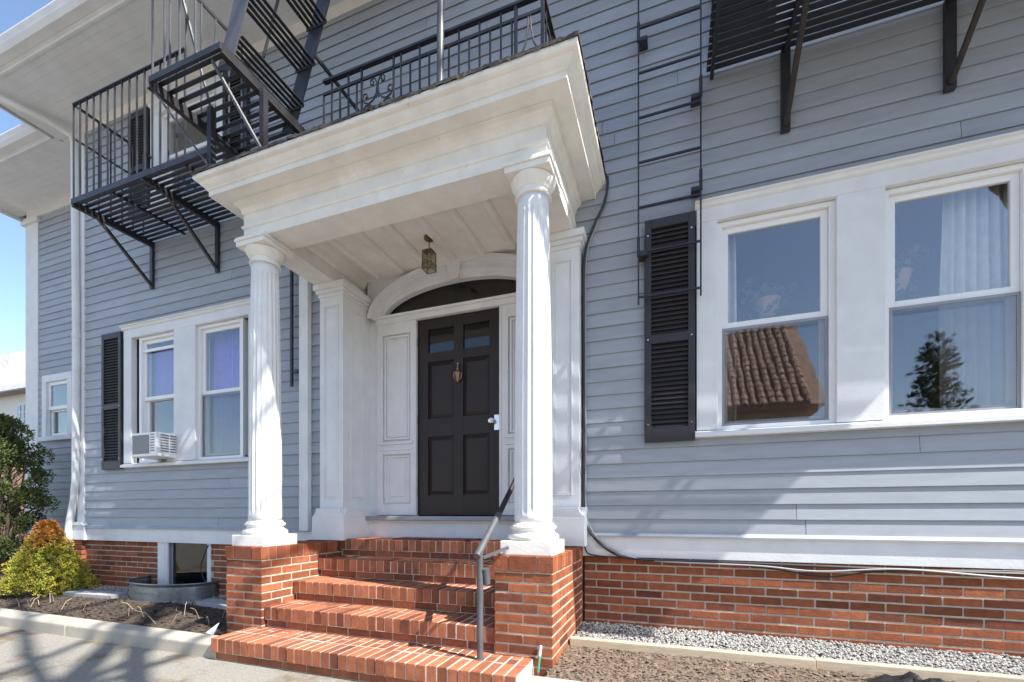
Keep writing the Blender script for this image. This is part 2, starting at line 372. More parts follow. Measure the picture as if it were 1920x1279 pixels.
# basement window
bw = empty('basement_window', parent=house)
b = MB().box(-6.13, -5.99, -.01, .05, .14, .757).box(-5.25, -5.19, -.01, .05, .14, .757).box(-5.99, -5.25, .0, .05, .14, .20).box(-5.97, -5.93, -.02, .0, .14, .755).build('window_frame', 'white', bw)
box('pane', M['darkscreen'], bw, -5.99, -5.25, .03, .034, .19, .757)
MB().box(-5.99, -5.90, .024, .029, .19, .757).build('sash', 'grey', bw)
box('cellar_wall', 'dark', house, -6.3, -5.0, .5, .55, -.1, .9)
# ---- soffit, gutter, eave, roof
SO = .80
b = MB()
npl = 9
soff = empty('soffit', parent=house)
for k in range(npl):
    y0 = -SO+k*(SO/npl); box('soffit_board', 'white', soff, -8.22, 7.5, y0+.0006, y0+SO/npl-.0006, ZT, ZT+.018)
box('soffit_backing', 'oldwhite', soff, -8.22, 7.5, -SO, 0.03, ZT+.018, ZT+.03)
for k in range(9):
    y0 = WY-SO+k*(SO/9); box('soffit_board', 'white', soff, -11.05, -8.223 if y0 < 0 else -7.75, y0+.0006, y0+SO/9-.0006, ZT, ZT+.018)
box('soffit_backing', 'oldwhite', soff, -11.05, -7.75, 0.031, WY+.03, ZT+.018, ZT+.03)
box('soffit_backing', 'oldwhite', soff, -11.05, -8.223, -.05, .031, ZT+.018, ZT+.03)
def eave(x0, x1, y, nm):
    e = MB().prism([(y, ZT-.02), (y-.025, ZT-.02), (y-.025, ZT+.03), (y-.05, ZT+.05), (y-.05, ZT+.12), (y, ZT+.12)], 'x', x0, x1).build('fascia', 'white', house)
    gp = [(y-.05, ZT+.03), (y-.13, ZT+.03), (y-.165, ZT+.075), (y-.165, ZT+.10), (y-.185, ZT+.14), (y-.185, ZT+.155), (y-.17, ZT+.155), (y-.05, ZT+.15)]
    MB().prism(gp, 'x', x0-.01, x1).build('gutter', 'white', house)
eave(-8.25, 7.5, -SO, 0); eave(-11.1, -8.26, WY-SO, 1)
# end fascias along y
b = MB().prism([(-8.25, ZT-.02), (-8.275, ZT-.02), (-8.275, ZT+.03), (-8.30, ZT+.05), (-8.30, ZT+.15), (-8.25, ZT+.15)], 'y', -SO-.02, -.07).build('end_fascia', 'white', house)
b = MB().prism([(-11.05, ZT-.03), (-11.13, ZT-.03), (-11.13, ZT+.03), (-11.18, ZT+.06), (-11.18, ZT+.16), (-11.05, ZT+.16)], 'y', WY-SO-.05, WY+1).build('end_fascia', 'white', house)
b = MB(); b.add([(-8.35,-.98,6.60),(7.6,-.98,6.60),(7.6,4.5,9.2),(-8.35,4.5,9.2)], [(0,1,2,3)]); b.add([(-11.2,-.2,6.61),(-8.35,-.2,6.61),(-8.35,4.5,8.9),(-11.2,4.5,8.9)], [(0,1,2,3)]); b.add([(7.6,9.2,6.6),(-11.2,9.2,6.6),(-11.2,4.5,9.0),(7.6,4.5,9.2)], [(0,1,2,3)])
b.build('roof', 'shingle', house)
b = MB().box(-8.22, 7.5, 0, 9, 6.50, 6.56).box(-11.05, -7.7, .8, 9, 6.5, 6.56).build('attic_floor', 'dark', house)
# frieze moulding where the wall meets the soffit
MB().prism([(-.018, 6.36), (-.05, 6.445), (0, 6.445), (0, 6.36)], 'x', -7.60, 7.5).build('bed_mould', 'oldwhite', house)
# downspout left
ds = MB().tube([(-8.05,-.93,6.53),(-8.05,-.92,6.42),(-8.02,-.86,6.34),(-7.85,-.35,6.36),(-7.74,-.10,6.30),(-7.715,-.075,6.18),(-7.70,-.075,5.2),(-7.675,-.075,3.55),(-7.69,-.075,1.6),(-7.72,-.08,1.30),(-7.80,-.09,.98),(-7.83,-.10,.60)], .042, 10).build('downspout', 'white', house, smooth=True)
b = MB()
for z, x in ((3.55, -7.675), (5.4, -7.70)): MB().tube([(x,-.075,z-.03),(x,-.075,z+.03)], .048, 10).build('downspout_joint', 'white', ds)
# flat conduit cover beside the portico
b = MB().box(-3.775, -3.655, -.075, -.017, .93, 3.70).box(-3.80, -3.63, -.085, -.017, 3.70, 3.76); b.build('leader_cover', 'white', house, bevel=.004)

# ---- windows
def sash(par, nm, x0, x1, z0, z1, y, st=.045, m='vinyl', g='glass', rail=None):
    r = rail or st
    s = MB().box(x0, x0+st, y, y+.03, z0, z1).box(x1-st, x1, y, y+.03, z0, z1).box(x0+st, x1-st, y, y+.03, z0, z0+r).box(x0+st, x1-st, y, y+.03, z1-st, z1).build(nm, m, par, bevel=.002)
    box('pane', M[g], s, x0+st, x1-st, y+.013, y+.017, z0+r, z1-st)
    return s
def casing(x0, x1, z0, z1, muls, nm='window_casing', head=.15, side=.15):
    b = MB().box(x0, x0+side, -.04, .03, z0+.07, z1-head).box(x1-side, x1, -.04, .03, z0+.07, z1-head)
    for (a, c) in muls: b.box(a, c, -.04, .03, z0+.07, z1-head)
    b.box(x0, x1, -.042, .03, z1-head, z1-.045)
    b.prism([(-.042, z1-.045), (-.06, z1-.035), (-.065, z1-.015), (-.085, z1-.008), (-.085, z1+.004), (.02, z1+.012), (.02, z1-.045)], 'x', x0-.012, x1+.012)
    b.build(nm, 'white', house, bevel=.003)
    MB().prism([(-.075, z0+.012), (-.075, z0+.045), (-.02, z0+.07), (.08, z0+.07), (.08, z0+.012)], 'x', x0-.012, x1+.012).build('window_sill', 'white', house, bevel=.003)
def dh(nm, x0, x1, z0, z1, zm, screen=True, lowered=0, g='glass'):
    wdw = empty(nm, parent=house)
    MB().box(x0-.01, x0+.035, .0, .12, z0, z1).box(x1-.035, x1+.01, .0, .12, z0, z1).box(x0+.035, x1-.035, .0, .12, z1-.035, z1).box(x0+.035, x1-.035, .0, .12, z0-.02, z0+.03).build('jamb', 'vinyl', wdw, bevel=.002)
    sash(wdw, 'upper_sash', x0+.036, x1-.036, zm-.02-lowered, z1-.036-lowered, .03, g=g)
    sash(wdw, 'lower_sash', x0+.036, x1-.036, z0+.031, zm+.02, .065, g=g)
    if screen:
        s = MB().box(x0+.037, x0+.055, .02, .028, z0+.031, zm-.02).box(x1-.055, x1-.037, .02, .028, z0+.031, zm-.02).box(x0+.055, x1-.055, .02, .028, z0+.031, z0+.05).box(x0+.055, x1-.055, .02, .028, zm-.04, zm-.02).build('screen_frame', 'grey', wdw)
        box('screen_mesh', M['screen'], s, x0+.055, x1-.055, .023, .025, z0+.05, zm-.04)
    return wdw
casing(*LW[:2], 1.70, 3.545, [(-5.79, -5.415)]); casing(*RW[:2], 1.70, 3.545, [(1.12, 1.405)])
dh('window', -6.49, -5.79, 1.77, 3.39, 2.60, screen=False)
box('storm_bar', 'vinyl', house, -6.45, -5.83, .012, .028, 3.20, 3.235)
dh('window', -5.415, -4.69, 1.77, 3.39, 2.58)
dh('window', .34, 1.12, 1.77, 3.39, 2.585); dh('window', 1.405, 2.185, 1.77, 3.39, 2.585)
casing(-6.22, -4.95, 4.93, 6.30, []); dh('window', -6.07, -5.10, 5.0, 6.15, 5.62, screen=False)
casing(.74, 2.0, 4.70, 6.30, []); dh('window', .89, 1.85, 4.78, 6.15, 5.45, screen=False)
b = MB().box(-10.26, -10.14, WY-.035, WY+.03, 2.44, 3.38).box(-9.54, -9.42, WY-.035, WY+.03, 2.44, 3.38).box(-10.26, -9.42, WY-.035, WY+.03, 3.38, 3.50).box(-10.29, -9.39, WY-.07, WY+.03, 2.36, 2.44); b.build('window_casing', 'white', house, bevel=.003)
wg = empty('window', parent=house); 
sash(wg, 'upper_sash', -10.14, -9.54, 2.90, 3.38, WY, .06); sash(wg, 'lower_sash', -10.14, -9.54, 2.44, 2.93, WY+.035, .06)
# rooms behind the windows
def room(x0, x1, z0, z1, d, y=.15):
    b = MB(); q = [(x0,y,z0),(x1,y,z0),(x1,y,z1),(x0,y,z1),(x0,y+d,z0),(x1,y+d,z0),(x1,y+d,z1),(x0,y+d,z1)]
    b.add(q, [(4,5,6,7),(0,4,7,3),(1,5,6,2),(0,1,5,4),(3,2,6,7)]); b.build('room_walls', 'room', house)
room(-7.0, -4.2, 1.3, 3.9, 2.6); room(0.0, 2.7, 1.3, 3.9, 2.8); room(-6.6, -4.7, 4.8, 6.4, 2); room(.4, 2.4, 4.6, 6.4, 2); room(-10.5, -9.2, 2.2, 3.6, 1.5, WY+.1)
def curtain(x0, x1, z0, z1, y, n, m='curtain', amp=.03):
    b = MB(); vs = []; N = n*8
    for i in range(N+1):
        t = i/N; yy = y+amp*math.sin(t*n*2*math.pi)+R.uniform(-.004, .004)
        x = x0+(x1-x0)*t
        vs += [(x, yy, z0), (x+R.uniform(-.006, .006), yy*1.0+amp*.2, (z0+z1)/2), (x0+(x1-x0)*(t*.9+.05), y+.5*(yy-y), z1)]
    fs = []
    for i in range(N): fs += [(i*3, i*3+3, i*3+4, i*3+1), (i*3+1, i*3+4, i*3+5, i*3+2)]
    o = b.add(vs, fs).build('curtain', m, None, smooth='all'); sd = o.modifiers.new('solid', 'SOLIDIFY'); sd.thickness = .003; return o
tag(curtain(1.80, 2.20, 1.70, 3.50, .165, 6), 'pale linen curtain gathered at the outer side of the window beside the mullion', 'curtain')
tag(curtain(.35, .50, 1.70, 3.50, .165, 3), 'narrow pale curtain hanging at the shutter side of the window pair by the ladder', 'curtain')
b = MB()
tag(curtain(-5.40, -4.71, 1.74, 3.45, .165, 9, 'purple', .018), 'purple curtain filling the window nearest the fluted column', 'curtain')
tag(curtain(-6.47, -5.80, 2.62, 3.45, .165, 8, 'purple', .018), 'short purple curtain in the upper half of the air conditioner window', 'curtain')
# hanging plants inside the right pair
def hang_plant(x, y, z, lab):
    p = empty('hanging_plant', lab, 'plant', 'plants hanging in the window', (0,0,0))
    MB().lathe((x,y,z), [(.05,0),(.08,.06),(.095,.14),(.1,.145)], 14).build('pot', 'tan', p, smooth=True)
    b = MB().tube([(x-.08,y,z+.14),(x,y,z+.6)], .002, 4).tube([(x+.08,y,z+.14),(x,y,z+.6)], .002, 4); b.build('hanger', 'cable', p)
    b = MB()
    for k in range(150):
        t = R.uniform(0, 6.28); r = R.uniform(.02, .2); q = Vector((x+r*math.cos(t), y+r*.6*math.sin(t), z+.18+R.uniform(-.3, .1)*(r/.2)+.04))
        a = Vector((R.uniform(-1,1), R.uniform(-1,1), R.uniform(-1,1))).normalized()*.035; c = a.cross(Vector((.3,.5,.8))).normalized()*.02
        b.add([q-a, q+c, q+a, q-c], [(0,1,2,3)])
    b.build('foliage', 'juniper', p)
hang_plant(.75, .32, 2.72, 'trailing plant in a white pot hanging in the window next to the black shutter')
hang_plant(1.60, .32, 2.78, 'trailing plant in a white pot hanging beside the gathered linen curtain')
# ---- shutters
def shutter(x0, x1, z0, z1, n=None):
    s = MB(); st = .05; zm = z0+(z1-z0)*.46; y0, y1 = -.062, -.022
    s.box(x0, x0+st, y0, y1, z0, z1).box(x1-st, x1, y0, y1, z0, z1)
    s.box(x0+st, x1-st, y0, y1, z0, z0+.11).box(x0+st, x1-st, y0, y1, z1-.075, z1).box(x0+st, x1-st, y0, y1, zm-.035, zm+.035)
    o = s.build('shutter', 'shutter', house, bevel=.003)
    P = .036
    for (a, c) in ((z0+.11, zm-.035), (zm+.035, z1-.075)):
        k = int((c-a)/P); 
        for i in range(k):
            z = a+(i+.5)*(c-a)/k
            MB().prism([(y0+.006, z-.014), (y0+.012, z-.020), (y1-.002, z+.014), (y1-.010, z+.018)], 'x', x0+st-.004, x1-st+.004).build('louver', 'shutter', o)
    b = MB()
    for zz in (z0+.14, zm, z1-.13):
        for xx in (x0+.025, x1-.025): b.lathe((xx, y0, zz), [(.006, -.006), (.006, .006)], 8)
    b2 = MB()
    for zz in (z0+.14, zm, z1-.13):
        for xx in (x0+.025, x1-.025): b2.box(xx-.005, xx+.005, y0-.004, y0, zz-.005, zz+.005)
    b2.build('screw', 'chrome', o)
    box('shutter_back', 'shutter', o, x0+st, x1-st, y1, y1+.004, z0+.1, z1-.07)
shutter(-7.16, -6.765, 1.70, 3.50); shutter(-.20, .178, 1.695, 3.49)
shutter(-6.62, -6.245, 4.93, 6.27); shutter(-4.93, -4.55, 4.93, 6.27); shutter(.31, .725, 4.70, 6.27)
# ---- entry wall, door
DY = .33
ew = empty('entry_wall', parent=house)
b = MB()
for (x0, x1, z0, z1) in rects(-3.2, -.96, .80, 3.9, [(-2.555, -1.605, 1.09, 3.18), (-2.93, -1.23, 3.25, 3.6)]): b.box(x0, x1, DY, DY+.04, z0, z1)
b.build('panelled_wall', 'white', ew)
# fill of the spandrel above arch
arch_c = -2.08
def archz(x, a, zs, rise):
    t = max(0, 1-((x-arch_c)/a)**2); return zs+rise*math.sqrt(t)
b = MB(); N = 40
def arch_band(b, ai, ri, ao, ro, zs, y0, y1):
    vs = []
    for i in range(N+1):
        t = math.pi*i/N
        vs += [(arch_c-ai*math.cos(t), y0, zs+ri*math.sin(t)), (arch_c-ao*math.cos(t), y0, zs+ro*math.sin(t)), (arch_c-ai*math.cos(t), y1, zs+ri*math.sin(t)), (arch_c-ao*math.cos(t), y1, zs+ro*math.sin(t))]
    fs = []
    for i in range(N):
        a = i*4; fs += [(a, a+4, a+5, a+1), (a+1, a+5, a+7, a+3), (a, a+2, a+6, a+4)]
    b.add(vs, fs)
arch_band(b, .86, .265, 1.05, .46, 3.25, DY-.05, DY+.02); arch_band(b, .90, .30, .955, .355, 3.25, DY-.065, DY-.05); arch_band(b, 1.0, .415, 1.065, .475, 3.25, DY-.085, DY-.05)
b.build('arch_trim', 'white', ew, smooth=True)
b = MB(); vs = []
for i in range(N+1):
    t = math.pi*i/N; vs += [(arch_c-.88*math.cos(t), DY+.02, 3.25+.285*math.sin(t)), (arch_c-.95*math.cos(t), DY+.02, 3.75)]
b.add(vs, [(i*2, i*2+2, i*2+3, i*2+1) for i in range(N)]); b.build('arch_spandrel', 'white', ew)
b = MB(); vs = [(arch_c, DY+.03, 3.25)]
for i in range(N+1):
    t = math.pi*i/N; vs.append((arch_c-.88*math.cos(t), DY+.03, 3.25+.285*math.sin(t)))
b.add(vs, [(0, i+1, i+2) for i in range(N)]); b.build('transom_pane', M['darkscreen'], ew)
b = MB().prism([(-2.175, 3.765), (-1.985, 3.765), (-2.03, 3.50), (-2.13, 3.50)], 'y', DY-.10, DY-.04); b.prism([(-2.19, 3.725), (-1.97, 3.725), (-1.97, 3.765), (-2.19, 3.765)], 'y', DY-.12, DY-.04); b.build('keystone', 'white', ew, bevel=.003)
b = MB().box(-3.05, -1.11, DY-.05, DY+.02, 3.18, 3.235).box(-3.08, -1.08, DY-.075, DY, 3.235, 3.262); b.build('transom_bar', 'white', ew, bevel=.003)
# hall behind the transom and the door lights
b = MB(); q = [(-3.1,.45,1.0),(-1.0,.45,1.0),(-1.0,.45,3.8),(-3.1,.45,3.8),(-3.1,3.4,1.0),(-1.0,3.4,1.0),(-1.0,3.4,3.8),(-3.1,3.4,3.8)]
b.add(q, [(4,5,6,7),(0,4,7,3),(1,5,6,2),(0,1,5,4),(3,2,6,7)]); b.build('hall_walls', 'room', ew)
def frame(b, x0, x1, z0, z1, w, y0, y1): b.box(x0, x0+w, y0, y1, z0, z1).box(x1-w, x1, y0, y1, z0, z1).box(x0+w, x1-w, y0, y1, z0, z0+w).box(x0+w, x1-w, y0, y1, z1-w, z1)
for (a, c) in ((-3.05, -2.575), (-1.585, -1.11)):
    b = MB().box(a, a+.07, DY-.03, DY, 1.1, 3.18).box(c-.055, c, DY-.03, DY, 1.1, 3.18).box(a+.07, c-.055, DY-.03, DY, 3.06, 3.18).box(a+.07, c-.055, DY-.03, DY, 1.1, 1.22).box(a+.07, c-.055, DY-.03, DY, 1.76, 1.90)
    b.box(a+.04, c-.02, DY-.05, DY-.03, 1.865, 1.895).box(a+.04, c-.02, DY-.04, DY-.03, 1.80, 1.83)
    sp = b.build('side_panel', 'white', ew, bevel=.003)
    b = MB(); frame(b, a+.085, c-.07, 1.92, 3.05, .022, DY-.018, DY); frame(b, a+.115, c-.10, 1.95, 3.02, .012, DY-.01, DY); frame(b, a+.085, c-.07, 1.235, 1.745, .02, DY-.016, DY); b.build('panel_moulding', 'white', sp, bevel=.003)
    b = MB().box(a+.15, c-.135, DY-.012, DY, 1.30, 1.68); b.build('panel_field', 'white', sp, bevel=.006)
b = MB().box(-2.575, -2.555, DY-.035, DY+.05, 1.1, 3.18).box(-1.605, -1.585, DY-.035, DY+.05, 1.1, 3.18); b.build('door_jamb', 'white', ew)
b = MB().box(-3.15, -1.01, DY-.16, DY, 1.045, 1.09); b.build('threshold', 'grey', ew, bevel=.006)
b = MB().box(-3.13, -1.03, DY-.12, DY, 1.02, 1.045).box(-3.12, -1.04, DY-.10, DY, .85, 1.02); b.build('threshold_riser', 'white', ew, bevel=.003)
# door with panels built as stiles, rails and raised fields
door = empty('door', parent=house, loc=(0,0,0))
dx0, dx1, dz0, dz1 = -2.55, -1.61, 1.10, 3.175; dy = DY+.005
xa, xb, xc, xd = -2.43, -2.125, -2.02, -1.725
rows = [(1.31, 1.93), (2.12, 2.72), (2.82, 3.07)]
b = MB().box(dx0, xa, dy, dy+.045, dz0, dz1).box(xd, dx1, dy, dy+.045, dz0, dz1).box(xb, xc, dy, dy+.045, dz0, dz1)
zz = [dz0, *[v for r_ in rows for v in r_], dz1]
for i in range(0, len(zz), 2):
    b.box(xa, xb, dy, dy+.045, zz[i], zz[i+1]).box(xc, xd, dy, dy+.045, zz[i], zz[i+1])
b.build('door_leaf', 'door', door, bevel=.002)
for (a, c) in ((xa, xb), (xc, xd)):
    for (p, q) in rows[:2]:
        o = MB().box(a, c, dy+.022, dy+.03, p, q).build('door_panel', 'door', door)
        b = MB(); vs = [(a+.012,dy+.022,p+.012),(c-.012,dy+.022,p+.012),(c-.012,dy+.022,q-.012),(a+.012,dy+.022,q-.012),(a+.045,dy+.006,p+.045),(c-.045,dy+.006,p+.045),(c-.045,dy+.006,q-.045),(a+.045,dy+.006,q-.045)]
        b.add(vs, [(4,5,6,7),(0,1,5,4),(1,2,6,5),(2,3,7,6),(3,0,4,7)]); b.build('raised_field', 'door', o)
    p, q = rows[2]; box('door_light', M['darkscreen'], door, a, c, dy+.02, dy+.025, p, q)
# knob + plate + knocker + hinges
b = MB().box(-1.672, -1.622, dy-.006, dy, 1.955, 2.11).box(-1.622, -1.592, dy-.012, dy-.002, 1.96, 2.10); b.build('lock_plate', 'chrome', door, bevel=.002)
k = MB()
prof = [(.010, 0), (.012, .02), (.026, .03), (.030, .045), (.026, .06), (.012, .066)]
base = len(k.v); n = 16
for (r_, d) in prof:
    for i in range(n): t = 2*math.pi*i/n; k.v.append((-1.69+r_*math.cos(t), dy-d, 2.045+r_*math.sin(t)))
for i in range(len(prof)-1):
    for j in range(n): k.f.append((i*n+j, i*n+(j+1) % n, (i+1)*n+(j+1) % n, (i+1)*n+j))
k.f.append(tuple((len(prof)-1)*n+j for j in range(n)))
k.build('door_knob', 'chrome', door, smooth=True)
kn = MB().lathe((-2.072, dy-.018, 2.47), [(.004, 0), (.012, .02), (.03, .07), (.034, .10), (.022, .115), (.014, .13), (.018, .14), (.008, .155), (.012, .17), (.002, .18)], 14); 
ring = [(-2.072+.045*math.sin(t), dy-.022, 2.545-.055*math.cos(t)) for t in [math.pi*2*i/16 for i in range(17)]]
kn.tube(ring[3:14] if False else ring[:6]+[], .006, 6).tube(ring[10:], .006, 6); kn.lathe((-2.072, dy-.012, 2.665), [(.012, -.012), (.016, 0), (.012, .012)], 10)
kn.build('door_knocker', 'bronze', door, smooth=True)
b = MB()
for z in (1.35, 2.12, 2.95): b.tube([(-2.56, dy-.008, z-.05), (-2.56, dy-.008, z+.05)], .008, 8)
b.build('hinge', 'chrome', door)

# ================================================================== PORTICO
port = empty('portico', 'white classical entrance portico with fluted columns and deep cornice', 'portico')
XL, XR, YF = -3.49, -.78, -.966
def sweep(prof, name, m, y_back=-.018, closed=True, **kw):
    b = MB(); vs = []
    for (o, z) in prof: vs += [(XL-o, y_back, z), (XL-o, YF-o, z), (XR+o, YF-o, z), (XR+o, y_back, z)]
    fs = []; n = len(prof)
    for i in range(n if closed else n-1):
        j = (i+1) % n
        for k in range(3): fs.append((i*4+k, i*4+k+1, j*4+k+1, j*4+k))
    if closed: fs += [tuple(i*4 for i in range(n)), tuple(i*4+3 for i in range(n))[::-1]]
    return b.add(vs, fs).build(name, m, port, **kw)
sweep([(-.25, 3.49), (0, 3.49), (0, 3.575), (.008, 3.578), (.014, 3.59), (.014, 3.60), (0, 3.605), (0, 3.75), (-.25, 3.75)], 'entablature', 'oldwhite')
sweep([(-.1, 3.70), (.004, 3.70), (.012, 3.705), (.014, 3.735), (.03, 3.755), (.05, 3.765), (.055, 3.79), (.062, 3.795), (-.1, 3.797)], 'bed_moulding', 'oldwhite', smooth=True)
sweep([(-.1, 3.797), (.168, 3.797), (.168, 3.79), (.18, 3.79), (.18, 3.828), (.192, 3.833), (.192, 3.842), (.205, 3.852), (.222, 3.868), (.232, 3.885), (.252, 3.892), (.262, 3.905), (.262, 3.93), (-.1, 3.95)], 'cornice', 'oldwhite', smooth=True)
# roof covering with ragged felt edge
b = MB(); n = 120; top = []; 
path = [(XL-.27, -.018), (XL-.27, YF-.27), (XR+.27, YF-.27), (XR+.27, -.018)]
pts = []
for (p, q) in zip(path[:-1], path[1:]):
    L_ = math.dist(p, q); k = int(L_/.025)
    for i in range(k): t = i/k; pts.append((p[0]+(q[0]-p[0])*t, p[1]+(q[1]-p[1])*t))
pts.append(path[-1]); vs = []
cx, cy = (XL+XR)/2, -.4
for (x, y) in pts:
    j = R.uniform(-.004, .006); lo = R.uniform(-.010, .002); hi = R.uniform(0, .010)
    d = Vector((x-cx, y-cy)).normalized()
    vs += [(x+d.x*j, y+d.y*j, 3.93+lo), (x+d.x*j, y+d.y*j, 3.945+hi), (x-d.x*.12, y-d.y*.12, 3.955+R.uniform(0, .008))]
fs = []
for i in range(len(pts)-1): a = i*3; fs += [(a, a+3, a+4, a+1), (a+1, a+4, a+5, a+2)]
b.add(vs, fs); b.box(XL-.2, XR+.2, YF-.2, -.018, 3.935, 3.955); b.build('roof_covering', 'roofing', port)
# ceiling with battens and side coves
cl = box('ceiling', 'oldwhite', port, XL+.1, XR-.1, YF+.1, DY+.1, 3.70, 3.745)
b = MB()
for i in range(7):
    x = -3.02+i*.315; b.prism([(x-.045, 3.70), (x-.035, 3.678), (x-.02, 3.668), (x+.02, 3.668), (x+.035, 3.678), (x+.045, 3.70)], 'y', YF+.3, DY-.09)
b.box(XL+.25, XR-.25, YF+.25, YF+.32, 3.682, 3.70); b.build('ceiling_batten', 'oldwhite', cl, bevel=.003)
for s, xx in ((1, XL+.25), (-1, XR-.25)):
    xx += s*.003; b = MB().prism([(xx, 3.62), (xx+s*.03, 3.64), (xx+s*.05, 3.68), (xx+s*.12, 3.699), (xx, 3.699)], 'y', YF+.256, DY-.02)
    b.box(min(xx-s*.004, xx-s*.25), max(xx-s*.004, xx-s*.25), -.016, DY+.1, 3.492, 3.698); b.build('beam_cove', 'oldwhite', port)
MB().prism([(YF+.253, 3.62), (YF+.28, 3.64), (YF+.30, 3.68), (YF+.36, 3.699), (YF+.253, 3.699)], 'x', XL+.256, XR-.256).build('beam_cove', 'oldwhite', port)
# columns
def column(x, y):
    c = empty('column', parent=port, loc=(x, y, 0))
    z0 = .838
    MB().box(-.18, .18, -.18, .18, z0, z0+.095).build('plinth', 'oldwhite', c, bevel=.006)
    zb = z0+.095
    MB().lathe((0,0,zb), [(.165, 0), (.178, .012), (.18, .026), (.172, .042), (.155, .048), (.147, .058), (.145, .068), (.15, .076), (.158, .08), (.162, .09), (.158, .10), (.147, .105), (.143, .115), (.138, .12)], 40).build('base', 'oldwhite', c, smooth=True)
    nf = 20; per = 8; n = nf*per
    def fl(amt):
        def f(k, z):
            t = (k % per)/per; u = abs(t-.5)*2      # 1 at arris, 0 mid flute
            return 1-amt(z)*math.sqrt(max(0, 1-min(1, u/.88)**2))
        return f
    zs, zt = zb+.12, 3.285
    H = zt-zs
    def amt(z):
        return .085*max(0, min(1, min((z-.05)/.05, (H-.06-z)/.05)))
    prof = []
    for i in range(25):
        t = i/24
        for zz in ([H*t] if 0 < t < 1 else [H*t]): prof.append((.132-.022*max(0, (t-.2)/.8)**1.4, zz))
    extra = [.05, .07, .085, .10]; 
    prof = sorted(prof+[(.132, e) for e in extra]+[(.110, H-e) for e in (.06, .075, .09, .11)], key=lambda p: p[1])
    MB().lathe((0,0,zs), prof, n, fl(amt)).build('shaft', 'white', c, smooth='all')
    MB().lathe((0,0,3.285), [(.112, 0), (.124, .004), (.127, .012), (.122, .02), (.112, .024), (.112, .05), (.12, .055), (.122, .062), (.135, .075), (.15, .10), (.156, .12), (.15, .13)], 40).build('capital', 'oldwhite', c, smooth=True)
    MB().box(-.158, .158, -.158, .158, 3.415, 3.455).box(-.168, .168, -.168, .168, 3.455, 3.475).box(-.162, .162, -.162, .162, 3.475, 3.4895).build('abacus', 'oldwhite', c, bevel=.003)
column(-3.375, -.85); column(-.905, -.85)
# pilasters (deep, panelled) flanking the recess
def pilaster(x0, x1, inner):
    p = empty('pilaster', parent=port)
    y0 = -.115; y1 = DY+.05
    MB().box(x0, x1, y0, y1, 1.17, 3.36).build('pilaster_shaft', 'white', p, bevel=.004)
    b = MB().box(x0-.055, x1+.055, y0-.055, y1, .845, 1.08); b.prism([(x0-.055, 1.08), (x1+.055, 1.08), (x1+.012, 1.13), (x1, 1.17), (x0, 1.17), (x0-.012, 1.13)], 'y', y0-.05, y1); b.prism([(y0-.055, 1.08), (y0-.012, 1.13), (y0, 1.17), (y1, 1.17), (y1, 1.08)], 'x', x0-.05, x1+.05); b.build('pilaster_base', 'white', p, bevel=.003)
    b = MB().box(x0-.012, x1+.012, y0-.012, y1, 3.36, 3.395).box(x0-.03, x1+.03, y0-.03, y1, 3.395, 3.43).box(x0-.05, x1+.05, y0-.05, y1, 3.43, 3.4885); b.build('pilaster_cap', 'white', p, bevel=.006)
    b = MB(); frame(b, x0+.055, x1-.055, 1.27, 3.27, .016, y0-.008, y0); frame(b, x0+.075, x1-.075, 1.29, 3.25, .008, y0-.004, y0)
    # inner side panel
    xi = x1 if inner > 0 else x0; s = inner
    for (w_, d_, a_) in ((.018, .009, 0), (.008, .005, .022)):
        ya, yb, za, zb = y0+.11+a_, y1-.16-a_, 1.27+a_, 3.27-a_
        xs = sorted((xi, xi+s*d_))
        b.box(*xs, ya, ya+w_, za, zb).box(*xs, yb-w_, yb, za, zb).box(*xs, ya+w_, yb-w_, za, za+w_).box(*xs, ya+w_, yb-w_, zb-w_, zb)
    b.build('panel_moulding', 'white', p, bevel=.002)
pilaster(-3.455, -3.16, 1); pilaster(-1.01, -.725, -1)
# iron railing on the portico roof
rail = empty('roof_railing', 'black wrought iron railing with scrolls on the portico roof', 'railing')
RY = -.86; RX0, RX1 = -2.72, -.835; ZB, ZM, ZR = 3.99, 4.60, 4.70
b = MB().bar((RX0, RY, ZR), (RX1+.03, RY, ZR), .035, .018).build('top_rail', 'iron', rail)
MB().bar((RX1, RY, ZR), (RX1, -.02, ZR), .035, .018).build('top_rail', 'iron', rail)
MB().bar((RX0, RY, ZM), (RX1, RY, ZM), .014, .022).build('middle_rail', 'iron', rail); MB().bar((RX1, RY, ZM), (RX1, -.02, ZM), .014, .022).build('middle_rail', 'iron', rail)
MB().bar((RX0, RY, ZB+.05), (RX1, RY, ZB+.05), .014, .022).build('bottom_rail', 'iron', rail); MB().bar((RX1, RY, ZB+.05), (RX1, -.02, ZB+.05), .014, .022).build('bottom_rail', 'iron', rail)
def scroll(cx, y, cz, s, flip, w=.013):
    pts = []
    for i in range(26):
        t = i/25*3.6*math.pi/1.3; r_ = s*(1-.78*i/25); pts.append((cx+flip*r_*math.cos(t), y, cz+r_*math.sin(t)))
    return pts
xs = [RX0+i*.083 for i in range(int((RX1-RX0)/.083)+1)]
for i, x in enumerate(xs):
    if -2.33 < x < -2.05 or -1.02 < x < -.86: continue
    top = ZR if i % 2 else ZM
    MB().bar((x, RY, ZB), (x, RY, top), .012).build('baluster', 'iron', rail)
for x in (-2.34, -2.04, -1.03, RX1): MB().bar((x, RY, ZB-.03), (x, RY, ZR), .022 if x > -1.1 else .014).build('post', 'iron', rail)
for i in range(9): MB().bar((RX1, RY+.09*(i+1), ZB), (RX1, RY+.09*(i+1), ZM if i % 2 else ZR), .012).build('baluster', 'iron', rail)
